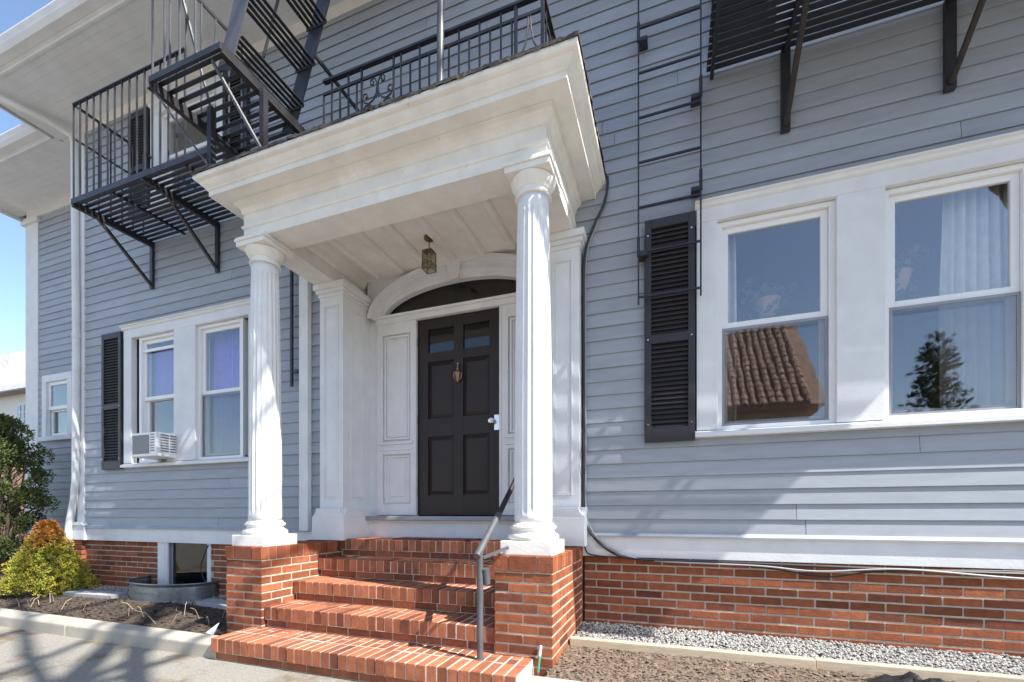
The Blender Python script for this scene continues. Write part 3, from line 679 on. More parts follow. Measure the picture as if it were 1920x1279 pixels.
def scrollpanel(x0, x1, nm):
    xm = (x0+x1)/2; b = MB(); r = .0065
    for s in (1, -1):
        X = lambda t: xm+s*t
        Q = lambda p: [(X(a*1.02), RY, ZM-.005+c*1.12) for (a, c) in p]
        b.tube(Q([(.012, -.16), (.004, -.11), (.004, -.06), (.02, -.025), (.045, -.012), (.066, -.03), (.062, -.055), (.042, -.06), (.034, -.042), (.046, -.034)]), r, 6)
        b.tube(Q([(.004, -.08), (.012, -.13), (.04, -.17), (.08, -.185), (.12, -.17), (.138, -.135), (.125, -.105), (.1, -.11), (.095, -.135), (.112, -.138)]), r, 6)
        b.tube(Q([(.02, -.27), (.035, -.225), (.07, -.195), (.11, -.195), (.138, -.22), (.135, -.25), (.11, -.26), (.098, -.24), (.113, -.232)]), r, 6)
        b.tube(Q([(.02, -.27), (.02, -.40), (.06, -.47), (.12, -.48)]), r, 6)
    b.build('scrollwork', 'iron', rail, smooth=True)
scrollpanel(-2.33, -2.05, 0)
b = MB(); xm = -.93
for s in (1, -1):
    b.tube([(xm+s*.008, RY, ZM), (xm+s*.012, RY, ZM-.10), (xm+s*.03, RY, ZM-.2), (xm+s*.065, RY, ZM-.27), (xm+s*.095, RY, ZM-.30)], .0065, 6)
    b.tube([(xm+s*.095, RY, ZM-.31), (xm+s*.06, RY, ZM-.33), (xm+s*.035, RY, ZM-.38), (xm+s*.025, RY, ZM-.5)], .0065, 6)
b.build('scrollwork', 'iron', rail, smooth=True)
tag(MB().tube([(-1.60, -.92, 3.94), (-1.585, -.92, 6.4)], .026, 14).build('support_pole', 'steel', smooth=True), 'grey round steel pole rising from the portico roof through the railing', 'pole')
# lantern
lan = empty('porch_lantern', 'small brass hanging lantern under the portico ceiling', 'lantern')
lx, ly = -2.125, -.17
MB().lathe((lx,ly,3.672), [(.012,-.012),(.045,0),(.05,.012),(.05,.02)], 20).build('canopy', 'brass', lan, smooth=True)
b = MB()
for i in range(4): b.tube([(lx+(.006 if i % 2 else 0), ly, 3.665-i*.022), (lx-(.006 if i % 2 else 0), ly, 3.64-i*.022)], .004, 6)
b.build('chain', 'brass', lan)
h_ = .048; z1_, z0_ = 3.555, 3.385
b = MB().lathe((lx,ly,z1_), [(.052,0),(.05,.006),(.02,.018),(.008,.03)], 16); b.build('lantern_cap', 'brass', lan)
b = MB()
for sx in (-1, 1):
    for sy in (-1, 1): b.bar((lx+sx*h_, ly+sy*h_, z0_), (lx+sx*h_*.92, ly+sy*h_*.92, z1_), .006)
for z in (z0_, z1_, z0_+.05):
    for s in (-1, 1): b.bar((lx-h_, ly+s*h_, z), (lx+h_, ly+s*h_, z), .005).bar((lx+s*h_, ly-h_, z), (lx+s*h_, ly+h_, z), .005)
for s in (-1, 1): b.bar((lx-h_, ly+s*h_, z0_+.05), (lx+h_, ly+s*h_, z0_+.10), .003).bar((lx+h_, ly+s*h_, z0_+.05), (lx-h_, ly+s*h_, z0_+.10), .003)
b.build('lantern_frame', 'brass', lan)
b = MB()
for s in (-1, 1): b.box(lx-h_*.95, lx+h_*.95, ly+s*h_*.95-.001, ly+s*h_*.95+.001, z0_+.005, z1_).box(lx+s*h_*.95-.001, lx+s*h_*.95+.001, ly-h_*.93, ly+h_*.93, z0_+.005, z1_)
b.build('lantern_glass', M['lampglass'], lan)
MB().lathe((lx,ly,3.46), [(.006,0),(.022,.02),(.024,.04),(.012,.065),(.01,.09)], 12).build('bulb', 'bulb', lan, smooth=True)

# ================================================================== BRICK STEPS AND PIERS
steps = empty('brick_steps', 'red brick front steps with rowlock edged treads leading to the dark door', 'steps')
RZ = .172; SX0, SX1 = -3.19, -1.115
edges = [-1.40, -1.03, -.727, -.425, -.13]
def step(k, x0, x1):
    yf = edges[k]; zt = RZ*(k+1); yb = edges[k+1]+.04 if k < 4 else DY-.1
    st = empty('step', parent=steps)
    MB().box(x0+.008, x1-.008, yf+.027, yb+.02, zt-RZ-.05 if k == 0 else zt-RZ, zt-.10).box(x0+.003, x1-.003, yf+.005, yb+.02, zt-.108, zt-.003).build('mortar_core', 'greymortar', st)
    n = int(round((x1-x0)/.0745)); p = (x1-x0)/n
    for i in range(n):
        a = x0+i*p+.005; c = x0+(i+1)*p-.005
        dzz = R.uniform(-.002, .002)
        brick(st, a, c, yf+R.uniform(-.003, .003), yf+.20, zt-.105+dzz, zt+dzz, 'stepbrick')
        if k == 4: continue
        if k == 0:
            if i % 2 == 0: brick(st, a, c, yf+.21, yb, zt-.10, zt+dzz, 'stepbrick')
            else: brick(st, a, c, yf+.21, yf+.30, zt-.10, zt, 'stepbrick'); brick(st, a, c, yf+.31, yb, zt-.10, zt, 'stepbrick')
        else: brick(st, a, c, yf+.21, yb, zt-.10, zt+dzz, 'stepbrick')
    m_ = int(round((x1-x0-.03)/BP)); q = (x1-x0-.03)/m_
    off = 0
    for i in range(m_): brick(st, x0+.015+i*q+.005, x0+.015+(i+1)*q-.005, yf+.022, yf+.11, zt-.105-.062, zt-.115, 'stepbrick')
    if k == 0:   # side bricks of the projecting first step
        for s, xx in ((1, x0), (-1, x1)):
            for i in range(1): pass
for k in range(5): step(k, -3.30 if k == 0 else SX0+.004, -.84 if k == 0 else SX1-.004)
# landing floor: bricks on edge running back
land = empty('landing', parent=steps)
MB().box(-3.58, -.72, .06, DY, .70, .853).build('mortar_core', 'greymortar', land)
for i in range(28):
    x = SX0+.004+i*.0739
    brick(land, x+.004, x+.0695, .075, .27, .76, .859, 'stepbrick')
tag(box('door_mat', 'mat', None, -2.62, -1.75, -.03, .20, .861, .872), 'dark red door mat on the brick landing', 'mat')
def pier(x0, x1, lab):
    p = empty('brick_pier', lab, 'pier'); yf = -1.05; yb = -.012
    MB().box(x0+.004, x1-.004, yf+.004, yb, -.1, .834).build('mortar_core', 'mortar', p)
    zc = .838
    n = int(round((yb-yf)/.0745)); q = (yb-yf)/n
    for i in range(n):
        a = yf+i*q+.004; c = yf+(i+1)*q-.004; dz = R.uniform(-.002, .002)
        if i == 0:
            for (u, v) in ((0, .095), (.105, .295), (.305, .40)): brick(p, x0+u-.004 if u == 0 else x0+u, x0+v if v < .39 else x1+.004, yf-.008, c, zc-.105, zc)
        else:
            brick(p, x0-.004, x0+.195, a, c, zc-.105+dz, zc+dz); brick(p, x0+.205, x1+.004, a, c, zc-.105+dz, zc+dz)
    zt = zc-.116; k = 0
    while zt > .0:
        z0 = zt-BH+J; z1 = zt
        if k % 2 == 0:
            brick(p, x0, x0+.195, yf, yf+.092, z0, z1); brick(p, x0+.205, x1, yf, yf+.092, z0, z1); ys = yf+.102
        else:
            brick(p, x0+.102, x1-.102, yf, yf+.092, z0, z1); ys = yf
        for xx0, xx1 in ((x0, x0+.092), (x1-.092, x1)):
            y = ys
            while y < yb-.03:
                ye = min(y+.2025, yb); brick(p, xx0, xx1, y, ye, z0, z1); y = ye+J
        zt -= BH; k += 1
pier(-3.59, -3.19, 'brick pier under the column by the window well side of the steps')
pier(-1.115, -.715, 'brick pier under the column beside the grey steel handrail')
# handrail
hr = empty('handrail', 'grey steel pipe handrail on the brick steps', 'handrail')
pb = Vector((-1.165, -1.18, .172)); pt = Vector((-1.165, -1.18, .86))
MB().tube([pb, pt+Vector((0,0,.02))], .021, 14).build('post', 'steel', hr, smooth=True)
d = Vector((.02, .78, .62)).normalized()
MB().tube([pt-d*.06+Vector((0,0,.02)), pt+d*.40], .024, 14).build('sleeve', 'steel', hr, smooth=True)
MB().tube([pt+d*.38, pt+d*1.45], .020, 14).build('rail', 'iron', hr, smooth=True)
b = MB().bar((-1.15, -1.16, .83), (-1.02, -1.04, .89), .012, .022); b.build('bracket', 'steel', hr)
b = MB().tube([(-1.13, -1.17, .76), (-1.13, -1.15, .66)], .024, 12); b.build('clamp', 'steel', hr, smooth=True)
MB().lathe((-1.165, -1.18, .172), [(.03, 0), (.03, .006), (.022, .008)], 14).build('base_flange', 'steel', hr)

# ================================================================== FIRE ESCAPE (left) 
fe = empty('fire_escape', 'black iron fire escape balcony with steep stair above the portico', 'fire escape')
PZ = 4.57
def slats(par, x0, x1, y0, y1, pitch=.056, w_=.036, t=.008, z=PZ):
    n = int((y1-y0)/pitch)
    for i in range(n):
        y = y0+(i+.5)*(y1-y0)/n
        MB().box(x0, x1, y-w_/2, y+w_/2, z-t, z).build('slat', 'iron', par)
slats(fe, -6.2, -3.90, -.80, -.03)
for x in (-6.2, -5.05): MB().box(x-.02, x+.02, -.83, -.02, PZ-.075, PZ-.009).build('bracket_arm', 'iron', fe)
for x in (-5.62, -4.5): MB().box(x-.008, x+.008, -.82, -.02, PZ-.035, PZ-.009).build('cross_bar', 'iron', fe)
MB().box(-6.22, -3.9, -.835, -.80, PZ-.05, PZ+.01).build('edge_angle', 'iron', fe)
for x in (-6.2, -5.05):
    MB().box(x-.025, x+.025, -.045, -.018, 3.97, PZ-.01).build('wall_leg', 'iron', fe)
    MB().bar((x, -.03, 4.0), (x, -.60, PZ-.06), .03, .03).build('strut', 'iron', fe)
MB().bar((-6.2, -.82, 5.62), (-4.44, -.82, 5.62), .03, .012).build('top_rail', 'iron', fe); MB().bar((-6.2, -.82, 5.62), (-6.2, -.02, 5.62), .012, .03).build('top_rail', 'iron', fe)
MB().bar((-6.2, -.82, 5.25), (-6.2, -.02, 5.25), .01, .02).build('middle_rail', 'iron', fe)
nb_ = 16
for i in range(nb_): x = -6.2+i*(1.76/(nb_-1)); MB().bar((x, -.82, PZ-.02), (x, -.82, 5.62), .013).build('baluster', 'iron', fe)
for i in range(1, 7): y = -.82+i*.115; MB().bar((-6.2, y, PZ-.02), (-6.2, y, 5.62), .013).build('baluster', 'iron', fe)
# projecting stair landing over the portico corner
BX0, BX1, BY0 = -3.88, -3.10, -1.47
slats(fe, BX0-.02, BX1, BY0+.03, -.05, pitch=.075, w_=.032)
for x in (BX0, BX1): MB().box(x-.012, x+.012, BY0, -.02, PZ-.075, PZ-.009).build('channel_beam', 'iron', fe); MB().box(x-.035, x+.012, BY0, -.02, PZ-.082, PZ-.075).build('beam_flange', 'rusty', fe)
MB().box(BX0, BX1, BY0-.012, BY0+.012, PZ-.055, PZ-.009).build('channel_beam', 'iron', fe)
for x, y in ((-3.58, -1.19), (-3.03, -1.17)):
    MB().box(x-.022, x+.022, y-.022, y+.022, 3.945, PZ-.10).build('post', 'iron', fe)
MB().bar((-3.58, -1.19, 3.96), (-3.87, -1.44, PZ-.1), .03, .012).build('brace', 'iron', fe); MB().bar((-3.03, -1.17, 3.96), (-3.22, -1.45, PZ-.08), .035, .012).build('brace', 'iron', fe)
for i in range(7):
    y = BY0+.02+i*.13; MB().bar((BX0, y, PZ-.02), (BX0, y, 5.6), .011).build('baluster', 'steel', fe)  # sunlight on the landing's iron rods put in as grey colour
for i in range(1, 4): x = BX0+i*.17; MB().bar((x, BY0, PZ-.02), (x, BY0, 5.6), .011).build('baluster', 'steel', fe)
MB().bar((BX0, BY0, 5.6), (BX0, -.7, 5.6), .012, .03).build('top_rail', 'iron', fe); MB().bar((BX0, BY0, 5.6), (BX1, BY0, 5.6), .03, .012).build('top_rail', 'iron', fe)
MB().bar((BX0, -1.25, 5.55), (BX0+.08, -1.0, PZ), .025, .012).build('brace', 'iron', fe)
# steep stair
S0 = Vector((-3.20, 0, PZ-.08)); SD = Vector((.385, 0, 1)).normalized()
for y in (-1.37, -.77):
    p = S0+Vector((0, y, 0)); MB().bar(p, p+SD*2.1, .012, .14, up=(1,0,0)).build('stringer', 'steel' if y < -1 else 'iron', fe)
    q = p+Vector((-.30, 0, .75)); MB().tube([q, q+SD*1.8], .012, 8).build('handrail', 'iron', fe)
for k in range(6):
    c = S0+SD*(.22+k*.343); tr = empty('tread', parent=fe)
    for i in range(5): x = c.x-.09+i*.045; MB().box(x-.014, x+.014, -1.364, -.776, c.z-.008, c.z).build('tread_slat', 'iron', tr)
    MB().box(c.x-.11, c.x+.11, -.782, -.776, c.z-.035, c.z-.008).build('tread_angle', 'iron', tr)
MB().bar((-2.93, -.77, 5.12), (-2.93, -.02, 5.12), .02, .03).build('tie_bar', 'iron', fe)
# balcony (right)
fc = empty('fire_balcony', 'black iron fire escape balcony on struts above the shuttered window pair', 'fire escape')
CX0, CX1 = .26, 3.6; CY = -1.22
slats(fc, CX0, CX1, CY, -.03, pitch=.056, w_=.044, t=.006)
for x in (.30, .80, 1.76, 2.72): MB().box(x-.012, x+.012, CY-.02, -.02, PZ-.06, PZ-.009).build('bracket_arm', 'iron', fc)
for x in (.80, 1.76, 2.72):
    MB().box(x-.03, x+.03, -.05, -.018, 3.95, PZ-.01).build('wall_leg', 'iron', fc); MB().tube([(x, -.05, 3.99), (x, -.86, PZ-.06)], .02, 8).build('strut', 'rusty', fc)
MB().box(CX0-.01, CX1+.01, CY-.03, CY, PZ-.05, PZ+.01).build('edge_angle', 'iron', fc)
for z in (5.1, 5.62): MB().bar((CX0, CY-.01, z), (CX1, CY-.01, z), .012, .03).build('rail', 'iron', fc)
for x in (CX0, CX1): MB().bar((x, CY-.01, 5.62), (x, -.02, 5.62), .012, .03).build('rail', 'iron', fc)
for i in range(28): x = CX0+i*(CX1-CX0)/27; MB().bar((x, CY-.01, PZ), (x, CY-.01, 5.62), .013).build('baluster', 'iron', fc)
# ladder
ld = empty('drop_ladder', 'thin black iron ladder hanging on the wall above the shutter', 'ladder')
for x, zb in ((-.247, 2.80), (.217, 2.80)): MB().bar((x, -.10, zb), (x, -.10, 6.4), .0125).build('side_rail', 'iron', ld)
for z in [2.86+.361*i for i in range(10)]: MB().bar((-.247, -.10, z), (.217, -.10, z), .014).build('rung', 'iron', ld)
for x, z, s in ((-.247, 4.93, 1), (.217, 4.35, -1), (.217, 3.63, -1), (-.247, 3.20, 1)):
    MB().box(min(x, x+s*.07), max(x, x+s*.07), -.11, -.02, z-.015, z+.015).box(x-.012+s*.0, x+.012, -.112, -.088, z-.01, z+.14).build('wall_hook', 'iron', ld)
# the ladder/drop bar beside the left column
bar = MB().box(-3.90, -3.872, -.075, -.05, 2.50, 4.2).box(-3.90, -3.80, -.07, -.045, 2.64, 2.665)
tag(bar.build('iron_bar', 'iron'), 'black iron bar hanging against the clapboards behind the fluted column', 'bar')
# ================================================================== CABLES
cb = MB()
def cable(pts, r, m, lab):
    P = []
    pts = [Vector(p) for p in pts]
    for i in range(len(pts)-1):
        p0 = pts[max(i-1, 0)]; p1 = pts[i]; p2 = pts[i+1]; p3 = pts[min(i+2, len(pts)-1)]
        for k in range(6):
            t = k/6; P.append(.5*((2*p1)+(p2-p0)*t+(2*p0-5*p1+4*p2-p3)*t*t+(3*p1-p0-3*p2+p3)*t**3))
    P.append(pts[-1]); return tag(MB().tube(P, r, 6).build('cable', m, smooth=True), lab, 'cable')
cable([(-.50,-.05,3.93),(-.50,-.05,3.85),(-.53,-.04,3.72),(-.63,-.04,3.52),(-.695,-.04,3.30),(-.705,-.04,3.0),(-.70,-.035,2.2),(-.705,-.035,1.5),(-.700,-.04,1.12),(-.64,-.05,.95),(-.47,-.06,.80),(-.25,-.06,.745),(.4,-.05,.742),(1.2,-.05,.735),(2.0,-.05,.73),(3.0,-.05,.735)], .011, 'cable', 'thick black cable running down beside the pilaster and along the brick foundation')
cable([(-.52,-.03,3.8),(-.60,-.03,3.55),(-.68,-.03,3.30),(-.688,-.03,2.6),(-.685,-.03,1.6),(-.68,-.035,1.15),(-.60,-.05,.93),(-.40,-.06,.79),(-.1,-.06,.735),(.6,-.06,.725),(1.0,-.06,.70),(1.5,-.06,.735),(2.2,-.06,.70),(2.9,-.06,.735)], .007, 'greycable', 'thin grey cable sagging along the top of the brick foundation')
cable([(-.71,-.03,1.12),(-.70,-.03,.95),(-.69,-.03,.82),(-.62,-.04,.765),(-.3,-.04,.75),(.3,-.045,.735),(.75,-.05,.70),(1.05,-.05,.66),(1.35,-.05,.71),(1.9,-.05,.742),(2.9,-.05,.745)], .006, 'cable', 'thin black cable looping below the white water table')
cable([(-5.22,-.02,.74),(-5.27,-.03,.62),(-5.33,-.03,.48),(-5.28,-.03,.34),(-5.2,-.03,.26)], .006, 'cable', 'short black cable curving across the basement window')
# ================================================================== AIR CONDITIONER
ac = empty('air_conditioner', 'white window air conditioner with grey rear grille in the window with the lowered sash', 'air conditioner')
ax0, ax1, ay0, ay1, az0, az1 = -6.19, -5.74, -.27, .06, 1.80, 2.09
MB().box(ax0, ax1, ay0, ay1, az0, az1).build('body', 'vinyl', ac, bevel=.012)
box('rear_grille', 'acgrille', ac, ax0+.03, ax1-.12, ay0-.004, ay0+.01, az0+.035, az1-.03)
for i in range(7): z = az0+.06+i*.032; MB().box(ax1-.004, ax1+.003, ay0+.05, ay0+.14, z, z+.016).box(ax1-.004, ax1+.003, ay0+.16, ay0+.25, z, z+.016).build('side_louver', 'acgrille', ac)
for i in range(7): z = az0+.06+i*.032; MB().box(ax1-.10, ax1-.03, ay0-.003, ay0+.004, z, z+.014).build('rear_louver', 'acgrille', ac)
box('filler_panel', 'vinyl', ac, -6.45, -5.82, .02, .04, 1.80, 2.13)
box('support_foot', 'grey', ac, -6.05, -5.98, -.06, .02, 1.772, 1.80)

# ================================================================== GROUND DETAIL
def chips(name, m, n, area, zf, size, flat=.35, lab=None, cat=None):
    b = MB()
    for _ in range(n):
        x, y = area(); z = zf(x, y)+R.uniform(0, size*.5); s = size*R.uniform(.5, 1.4); l = s*R.uniform(1, 2.2)
        a = R.uniform(0, 6.28); t = R.uniform(-.5, .5); u = Vector((math.cos(a), math.sin(a), t*.7))*l; v = Vector((-math.sin(a), math.cos(a), R.uniform(-.4, .4)))*s*.55; w_ = Vector((0, 0, s*flat)); c = Vector((x, y, z))
        b.add([c-u-v*.6, c+u*.9-v, c+u+v*.7, c-u*.8+v, c+w_+u*.1], [(0,1,4),(1,2,4),(2,3,4),(3,0,4)])
    o = b.build(name, m); return tag(o, lab, cat, kind='stuff')
lz = lambda x, y: .085+(y+1.24)/2.14*.065
rz = lambda x, y: .105+(y+1.24)/1.26*.07
chips('mulch', 'darkmulch', 16000, lambda: (R.uniform(-9.5, -3.6), R.uniform(-1.2, -.12)), lz, .016, lab='dark bark mulch in the bed under the basement window', cat='mulch')
chips('mulch', 'mulch', 17000, lambda: (R.uniform(-.72, 3.2), R.uniform(-1.2, -.58)), rz, .015, lab='sunlit brown bark mulch beside the brick pier', cat='mulch')
def stones(name, n, area, zf, size, lab):
    b = MB()
    for _ in range(n):
        x, y = area(); z = zf(x, y); s = size*R.uniform(.6, 1.3); vs = []
        for (p, q, r_) in ((1,0,0),(-1,0,0),(0,1,0),(0,-1,0),(0,0,.7),(0,0,-.7)):
            vs.append((x+s*(p+R.uniform(-.25,.25)), y+s*(q+R.uniform(-.25,.25)), z+s*(r_+R.uniform(-.2,.2))))
        b.add(vs, [(0,2,4),(2,1,4),(1,3,4),(3,0,4),(2,0,5),(1,2,5),(3,1,5),(0,3,5)])
    return tag(b.build(name, 'stone'), lab, 'gravel', kind='stuff')
stones('gravel', 12000, lambda: (R.uniform(-.70, 3.2), R.uniform(-.52, -.02)), lambda x, y: rz(x, y)+R.uniform(.0, .022)+.004, .0115, 'pale gravel strip along the brick foundation')
stones('gravel', 4200, lambda: (R.uniform(-7.7, -3.62), R.uniform(-.42, -.02)), lambda x, y: lz(x, y)+R.uniform(.0, .02), .013, 'gravel strip around the window well')
for (x0, x1, y0, y1, nm) in ((-.70, .85, -.60, -.545, 'split pale timber edging board against the brick pier'), (.855, 3.4, -.57, -.515, 'long pale timber edging board between gravel and mulch')):
    b = MB().prism([(0, -.06), (.055, -.06), (.055, .045), (.05, .05), (.005, .05), (0, .045)], 'x', 0, x1-x0)
    o = b.build('edging_board', 'timber', bevel=.004, loc=(x0, y0, .155)); o.rotation_euler = (0, 0, .012); tag(o, nm, 'board')
for i, (x, y, a, lab) in enumerate(((-6.6, -.42, .06, 'flat grey paving slab beside the dwarf spruce'), (-4.45, -.36, -.10, 'flat grey paving slab between window well and brick pier'))):
    o = MB().box(-.42, .42, -.09, .09, -.02, .03).build('paving_slab', 'slab', bevel=.006, loc=(x, y, lz(x, y)+.02)); o.rotation_euler = (0.03, 0, a); tag(o, lab, 'slab')
# window well
b = MB(); N = 36; vs = []; cxw = -5.66
prof = [(0, .02), (.012, .05), (-.008, .08), (.012, .115), (-.008, .15), (.012, .185), (-.006, .215), (.004, .24), (.02, .25), (.02, .262), (0, .262)]
for i in range(N+1):
    t = math.pi*i/N
    for (o_, z) in prof: vs.append((cxw-(.60+o_)*math.cos(t), -.005-(.46+o_)*math.sin(t)**.8, z+.06))
n = len(prof)
b.add(vs, [(i*n+j, (i+1)*n+j, (i+1)*n+j+1, i*n+j+1) for i in range(N) for j in range(n-1)])
o = b.build('window_well', 'galv', smooth='all'); sd = o.modifiers.new('s', 'SOLIDIFY'); sd.thickness = .004; tag(o, 'corrugated galvanized steel window well below the basement window', 'window well')
# dry stalks, bag, sprinkler stake, paper litter
b = MB()
for k in range(26):
    x = R.choice((-5.9, -4.0, -6.8, -5.0, -4.4))+R.gauss(0, .14); y = R.uniform(-1.05, -.55); z = lz(x, y); h_ = R.uniform(.05, .16); a = R.uniform(0, 6.28); l = R.uniform(.2, 1.2)
    b.tube([(x, y, z), (x+h_*l*.5*math.cos(a), y+h_*l*.5*math.sin(a), z+h_*.8), (x+h_*l*math.cos(a), y+h_*l*math.sin(a), z+h_)], .0022, 4)
tag(b.build('dry_stalks', 'timber'), 'pale dry cut stalks standing in the dark mulch', 'stalks', kind='stuff')
b = MB(); vs = []; n1, n2 = 26, 10
for i in range(n1+1):
    for j in range(n2+1):
        u, v = i/n1, j/n2; edge = min(u, 1-u, v, 1-v)*4; z = max(0, min(1, edge))*(.02+.07*abs(math.sin(u*17+3*math.sin(v*9)))*abs(math.cos(v*11+u*6)))
        vs.append((1.05+u*.75+R.uniform(-.015, .015), -.93+v*.26+.03*math.sin(u*9)+R.uniform(-.012, .012), rz(1.4, -.8)+.015+z))
b.add(vs, [(i*(n2+1)+j, (i+1)*(n2+1)+j, (i+1)*(n2+1)+j+1, i*(n2+1)+j+1) for i in range(n1) for j in range(n2)])
tag(b.build('plastic_sheet', 'black_bag', smooth='all'), 'crumpled black plastic sheet lying on the sunlit mulch', 'plastic sheet')
st = empty('marker_stake', 'small green and white stake against the brick pier', 'stake')
MB().tube([(-.80, -1.09, .10), (-.795, -1.07, .20)], .008, 8).build('stake_body', 'greenplastic', st); MB().tube([(-.795, -1.07, .20), (-.79, -1.06, .265)], .009, 8).build('stake_tip', 'paper', st)
MB2 = MB(); MB2.add([(-3.73,-1.13,.10),(-3.60,-1.16,.10),(-3.61,-1.10,.19),(-3.68,-1.08,.15)], [(0,1,2,3)]); o = MB2.build('paper_scrap', 'paper'); sd = o.modifiers.new('s', 'SOLIDIFY'); sd.thickness = .003; tag(o, 'scrap of white paper litter against the brick pier', 'litter')

# ================================================================== PLANTS
def leafcloud(b, pts, n, size, up=.3):
    for _ in range(n):
        c, r_ = R.choice(pts); d = Vector((R.gauss(0,1), R.gauss(0,1), R.gauss(0,1))).normalized()
        q = Vector(c)+d*r_*R.uniform(.55, 1.0)
        a = (d+Vector((R.uniform(-.6,.6), R.uniform(-.6,.6), R.uniform(-.3,.6)+up))).normalized()*size*R.uniform(.6, 1.4); s = a.cross(Vector((R.uniform(-1,1), R.uniform(-1,1), R.uniform(-1,1)))).normalized()*size*.28
        b.add([q, q+a*.5+s, q+a, q+a*.5-s], [(0,1,2,3)])
sp = empty('dwarf_spruce', 'cone shaped dwarf spruce, yellow green with browned tip, on the mulch', 'shrub', loc=(0,0,0))
sx_, sy_ = -7.40, -.50
MB().tube([(sx_, sy_, .05), (sx_+.01, sy_, .45), (sx_, sy_, .95)], [.03, .02, .006], 8).build('trunk', 'bark', sp)
b = MB(); tw = MB(); pts = []
for k in range(150):
    t = (k+.5)/150; t = t**1.35; z = .20+t*.80; rr = (.41*(1-t)**.85+.02)*R.uniform(.72, 1.0); a = k*2.39996
    c = (sx_+rr*math.cos(a), sy_+rr*math.sin(a), z+R.uniform(-.03, .03)); pts.append((c, .075*(1-.35*t)))
    if k % 2 == 0: tw.tube([(sx_, sy_, max(.1, z-.12)), ((sx_+c[0])/2, (sy_+c[1])/2, z-.05), c], .004, 4)
for k in range(60):
    a = R.uniform(0, 6.28); rr = R.uniform(.2, .48); tw.tube([(sx_, sy_, .10), (sx_+rr*.6*math.cos(a), sy_+rr*.6*math.sin(a), .13), (sx_+rr*math.cos(a), sy_+rr*math.sin(a), R.uniform(.16, .28))], .0035, 4)
leafcloud(b, pts, 26000, .024, .25); b.build('foliage', 'spruce', sp); tw.build('twigs', 'bark', sp)
jn = empty('juniper', 'tall loose dark green evergreen shrub at the end of the house', 'shrub')
jx, jy = -9.75, .0
b = MB(); tw = MB(); pts = []
tr_ = MB()
for k in range(6):
    a = R.uniform(0, 6.28); tr_.tube([(jx+.06*math.cos(a), jy+.06*math.sin(a), .05), (jx+.2*math.cos(a), jy+.2*math.sin(a), 1.0), (jx+.35*math.cos(a)+R.uniform(-.1,.1), jy+.3*math.sin(a), R.uniform(1.6, 2.35))], [.035, .022, .006], 6)
tr_.build('trunk', 'bark', jn)
for k in range(120):
    z = R.uniform(.55, 2.55); rr = .62*math.sin(min(1, (2.75-z)/1.2)*1.5)*R.uniform(.25, 1.08); a = R.uniform(0, 6.28)
    c = (jx+rr*math.cos(a), jy+rr*.9*math.sin(a), z); pts.append((c, R.uniform(.07, .15))); tw.tube([(jx+.1*math.cos(a), jy+.1*math.sin(a), z-.35), c], .006, 4)
leafcloud(b, pts, 24000, .040, .35); b.build('foliage', 'juniper', jn); tw.build('twigs', 'bark', jn)
# bare trees (one throws the dappled shade, one stands far left)
def bare_tree(name, base, h, lab, seed, spread=.55, depth=6, r0=.16, lean=(0,0), trunk=.3):
    clear = .24/trunk; rr = random.Random(seed); t = empty(name, lab, 'tree'); tb = MB(); bb = MB()
    def grow(p, d, L_, r_, lev, tp=.74):
        pts = [p]; rs = [r_]; q = p
        for i in range(3):
            d = (d+Vector((rr.gauss(0,.12), rr.gauss(0,.12), rr.gauss(.03,.08)))).normalized(); q = q+d*L_/3; pts.append(q); rs.append(r_*(1-.13*(i+1)))
        (tb if lev < 2 else bb).tube(pts, rs, 6 if lev < 2 else 4, cap=False)
        if lev >= depth: return
        for k in range(3 if lev else 4):
            a = Vector((rr.gauss(0,1), rr.gauss(0,1), rr.gauss(.25,.6))).normalized(); nd = (d*.75+a*spread).normalized(); grow(pts[rr.choice((2, 3, 3))], nd, L_*(rr.uniform(.62, .82) if lev else clear), rs[-1]*.74, lev+1)
    grow(Vector(base), Vector((lean[0], lean[1], 1)).normalized(), h*trunk, r0, 0)
    tb.build('trunk', 'bark', t); bb.build('branches', 'bark', t)
bare_tree('bare_tree', (8.8, -5.3, 0), 17, 'tall leafless tree standing across the drive from the house', 5, depth=5, r0=.30, lean=(-.20, .12), trunk=.46)
bare_tree('bare_tree', (-33, 9.5, 0), 12, 'distant leafless tree beyond the white neighbouring house', 11, depth=5, r0=.2)
# ================================================================== NEIGHBOURS
nh = empty('neighbour_house', 'pale house with grey shingle roof and green metal trim beyond the evergreen shrub', 'house')
def P3(u, v, d):  # helper in plan: distance d along a bearing
    return None
nx, ny = -30.5, 8.0
MB().box(nx-9, nx+5.6, ny, ny+8, 0, 6.85).build('wall', 'nwall', nh)
MB().box(nx-9, nx+5.6, ny-.03, ny+.02, 0, 4.3).build('lower_brickwork', 'tan', nh)
b = MB().prism([(ny-.5, 6.8), (ny+4, 11.2), (ny+8.5, 6.8), (ny+8.5, 6.65), (ny-.5, 6.65)], 'x', nx-9.5, nx+6.1); rf = b.build('roof', 'shingle', nh)
MB().bar((nx+6.15, ny-.6, 6.75), (nx+6.15, ny+4, 11.3), .25, .3).build('roof_edge', 'verdigris', rf)
MB().box(nx-9.5, nx+6.1, ny-.62, ny-.5, 6.63, 6.83).build('eave_trim', 'white', rf)
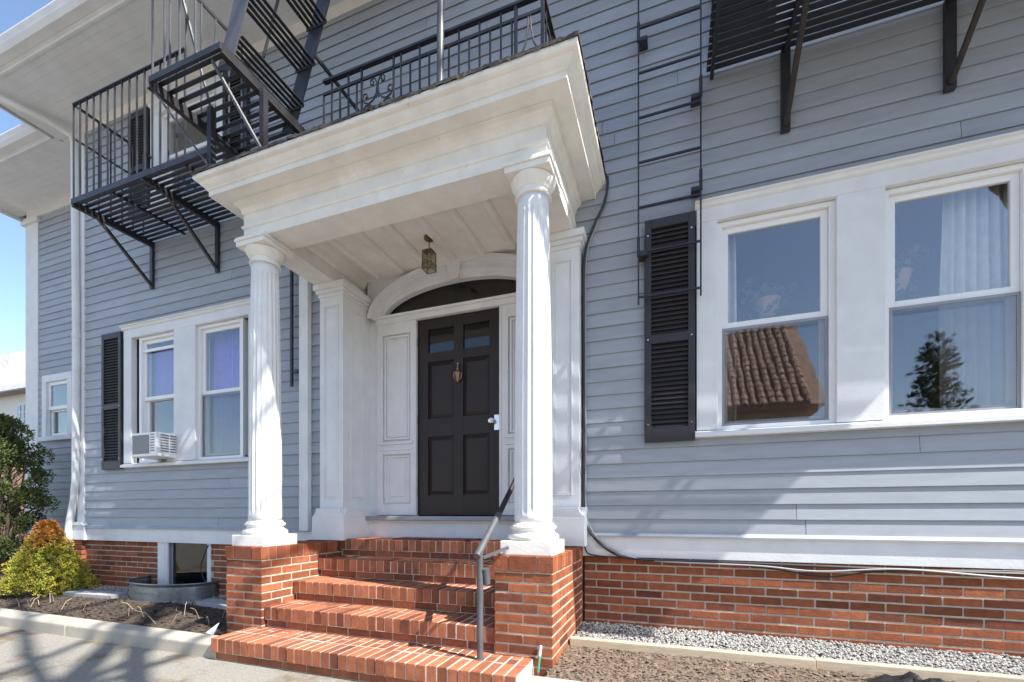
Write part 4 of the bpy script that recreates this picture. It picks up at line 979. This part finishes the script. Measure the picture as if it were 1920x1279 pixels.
for x in (nx-4, nx-.6, nx+2.6):
    f_ = MB().box(x-.75, x+.75, ny-.06, ny, 4.7, 6.2).build('window', 'white', nh); box('pane', M['screen'], f_, x-.62, x+.62, ny-.075, ny-.065, 4.8, 6.1)
    b = MB()
    for i in range(1, 4): b.box(x-.62+i*.31-.02, x-.62+i*.31+.02, ny-.09, ny-.076, 4.8, 6.1).box(x-.62, x+.62, ny-.089, ny-.0765, 4.8+i*.325-.02, 4.8+i*.325+.02)
    b.build('muntin', 'white', f_)
th = empty('tile_roof_house', 'stucco house with clay barrel tile roof across the drive', 'house')
tx0, tx1, ty = -6.5, 4.5, -14.5
MB().box(tx0, tx1, ty-7, ty, 0, 4.95).build('wall', 'stucco', th)
b = MB()
rows_ = 15; nt_ = int((tx1-tx0+1)/.28)
for j in range(rows_):
    t0 = j/rows_; t1 = (j+1.12)/rows_
    for i in range(nt_):
        x = tx0-.5+i*.28; y0 = ty+.6-t0*4.0; y1 = ty+.6-t1*4.0; z0 = 4.9+t0*4.2+.03; z1 = 4.9+t1*4.2
        vs = []
        for (yy, z_, s) in ((y0, z0, 1.0), (y1, z1, .85)):
            for k in range(5): a = math.pi*k/4; vs.append((x+.12*s*math.cos(a), yy, z_+.11*s*math.sin(a)))
        b.add(vs, [(k, k+1, 6+k, 5+k) for k in range(4)])
o = b.build('roof_tile', 'tile', th); o['kind'] = 'stuff'
b = MB().prism([(ty+.6, 4.84), (ty-3.4, 9.04), (ty-7.6, 4.84)], 'x', tx0-.5, tx1+.5); b.build('roof_deck', 'tile', th)
for x in (-4.6, -1.8, 0.8, 3.2):
    f_ = MB().box(x-.6, x+.6, ty, ty+.06, 2.2, 3.7).build('window', 'white', th); box('pane', M['screen'], f_, x-.5, x+.5, ty+.062, ty+.07, 2.3, 3.6)
ev = empty('evergreen_tree', 'dark evergreen tree across the drive beside the tile roofed house', 'tree')
MB().tube([(6.0, -9.5, 0), (6.0, -9.5, 5.0)], [.16, .03], 8).build('trunk', 'bark', ev)
b = MB(); pts = []
for k in range(140):
    z = R.uniform(.8, 5.2); r_ = (5.6-z)*.27*R.uniform(.3, 1); a = R.uniform(0, 6.28); pts.append(((6+r_*math.cos(a), -9.5+r_*math.sin(a), z), .24))
leafcloud(b, pts, 2200, .15, .2); b.build('crown', 'evergreen', ev)
print('clapboards', nb, 'objects', len(bpy.data.objects))
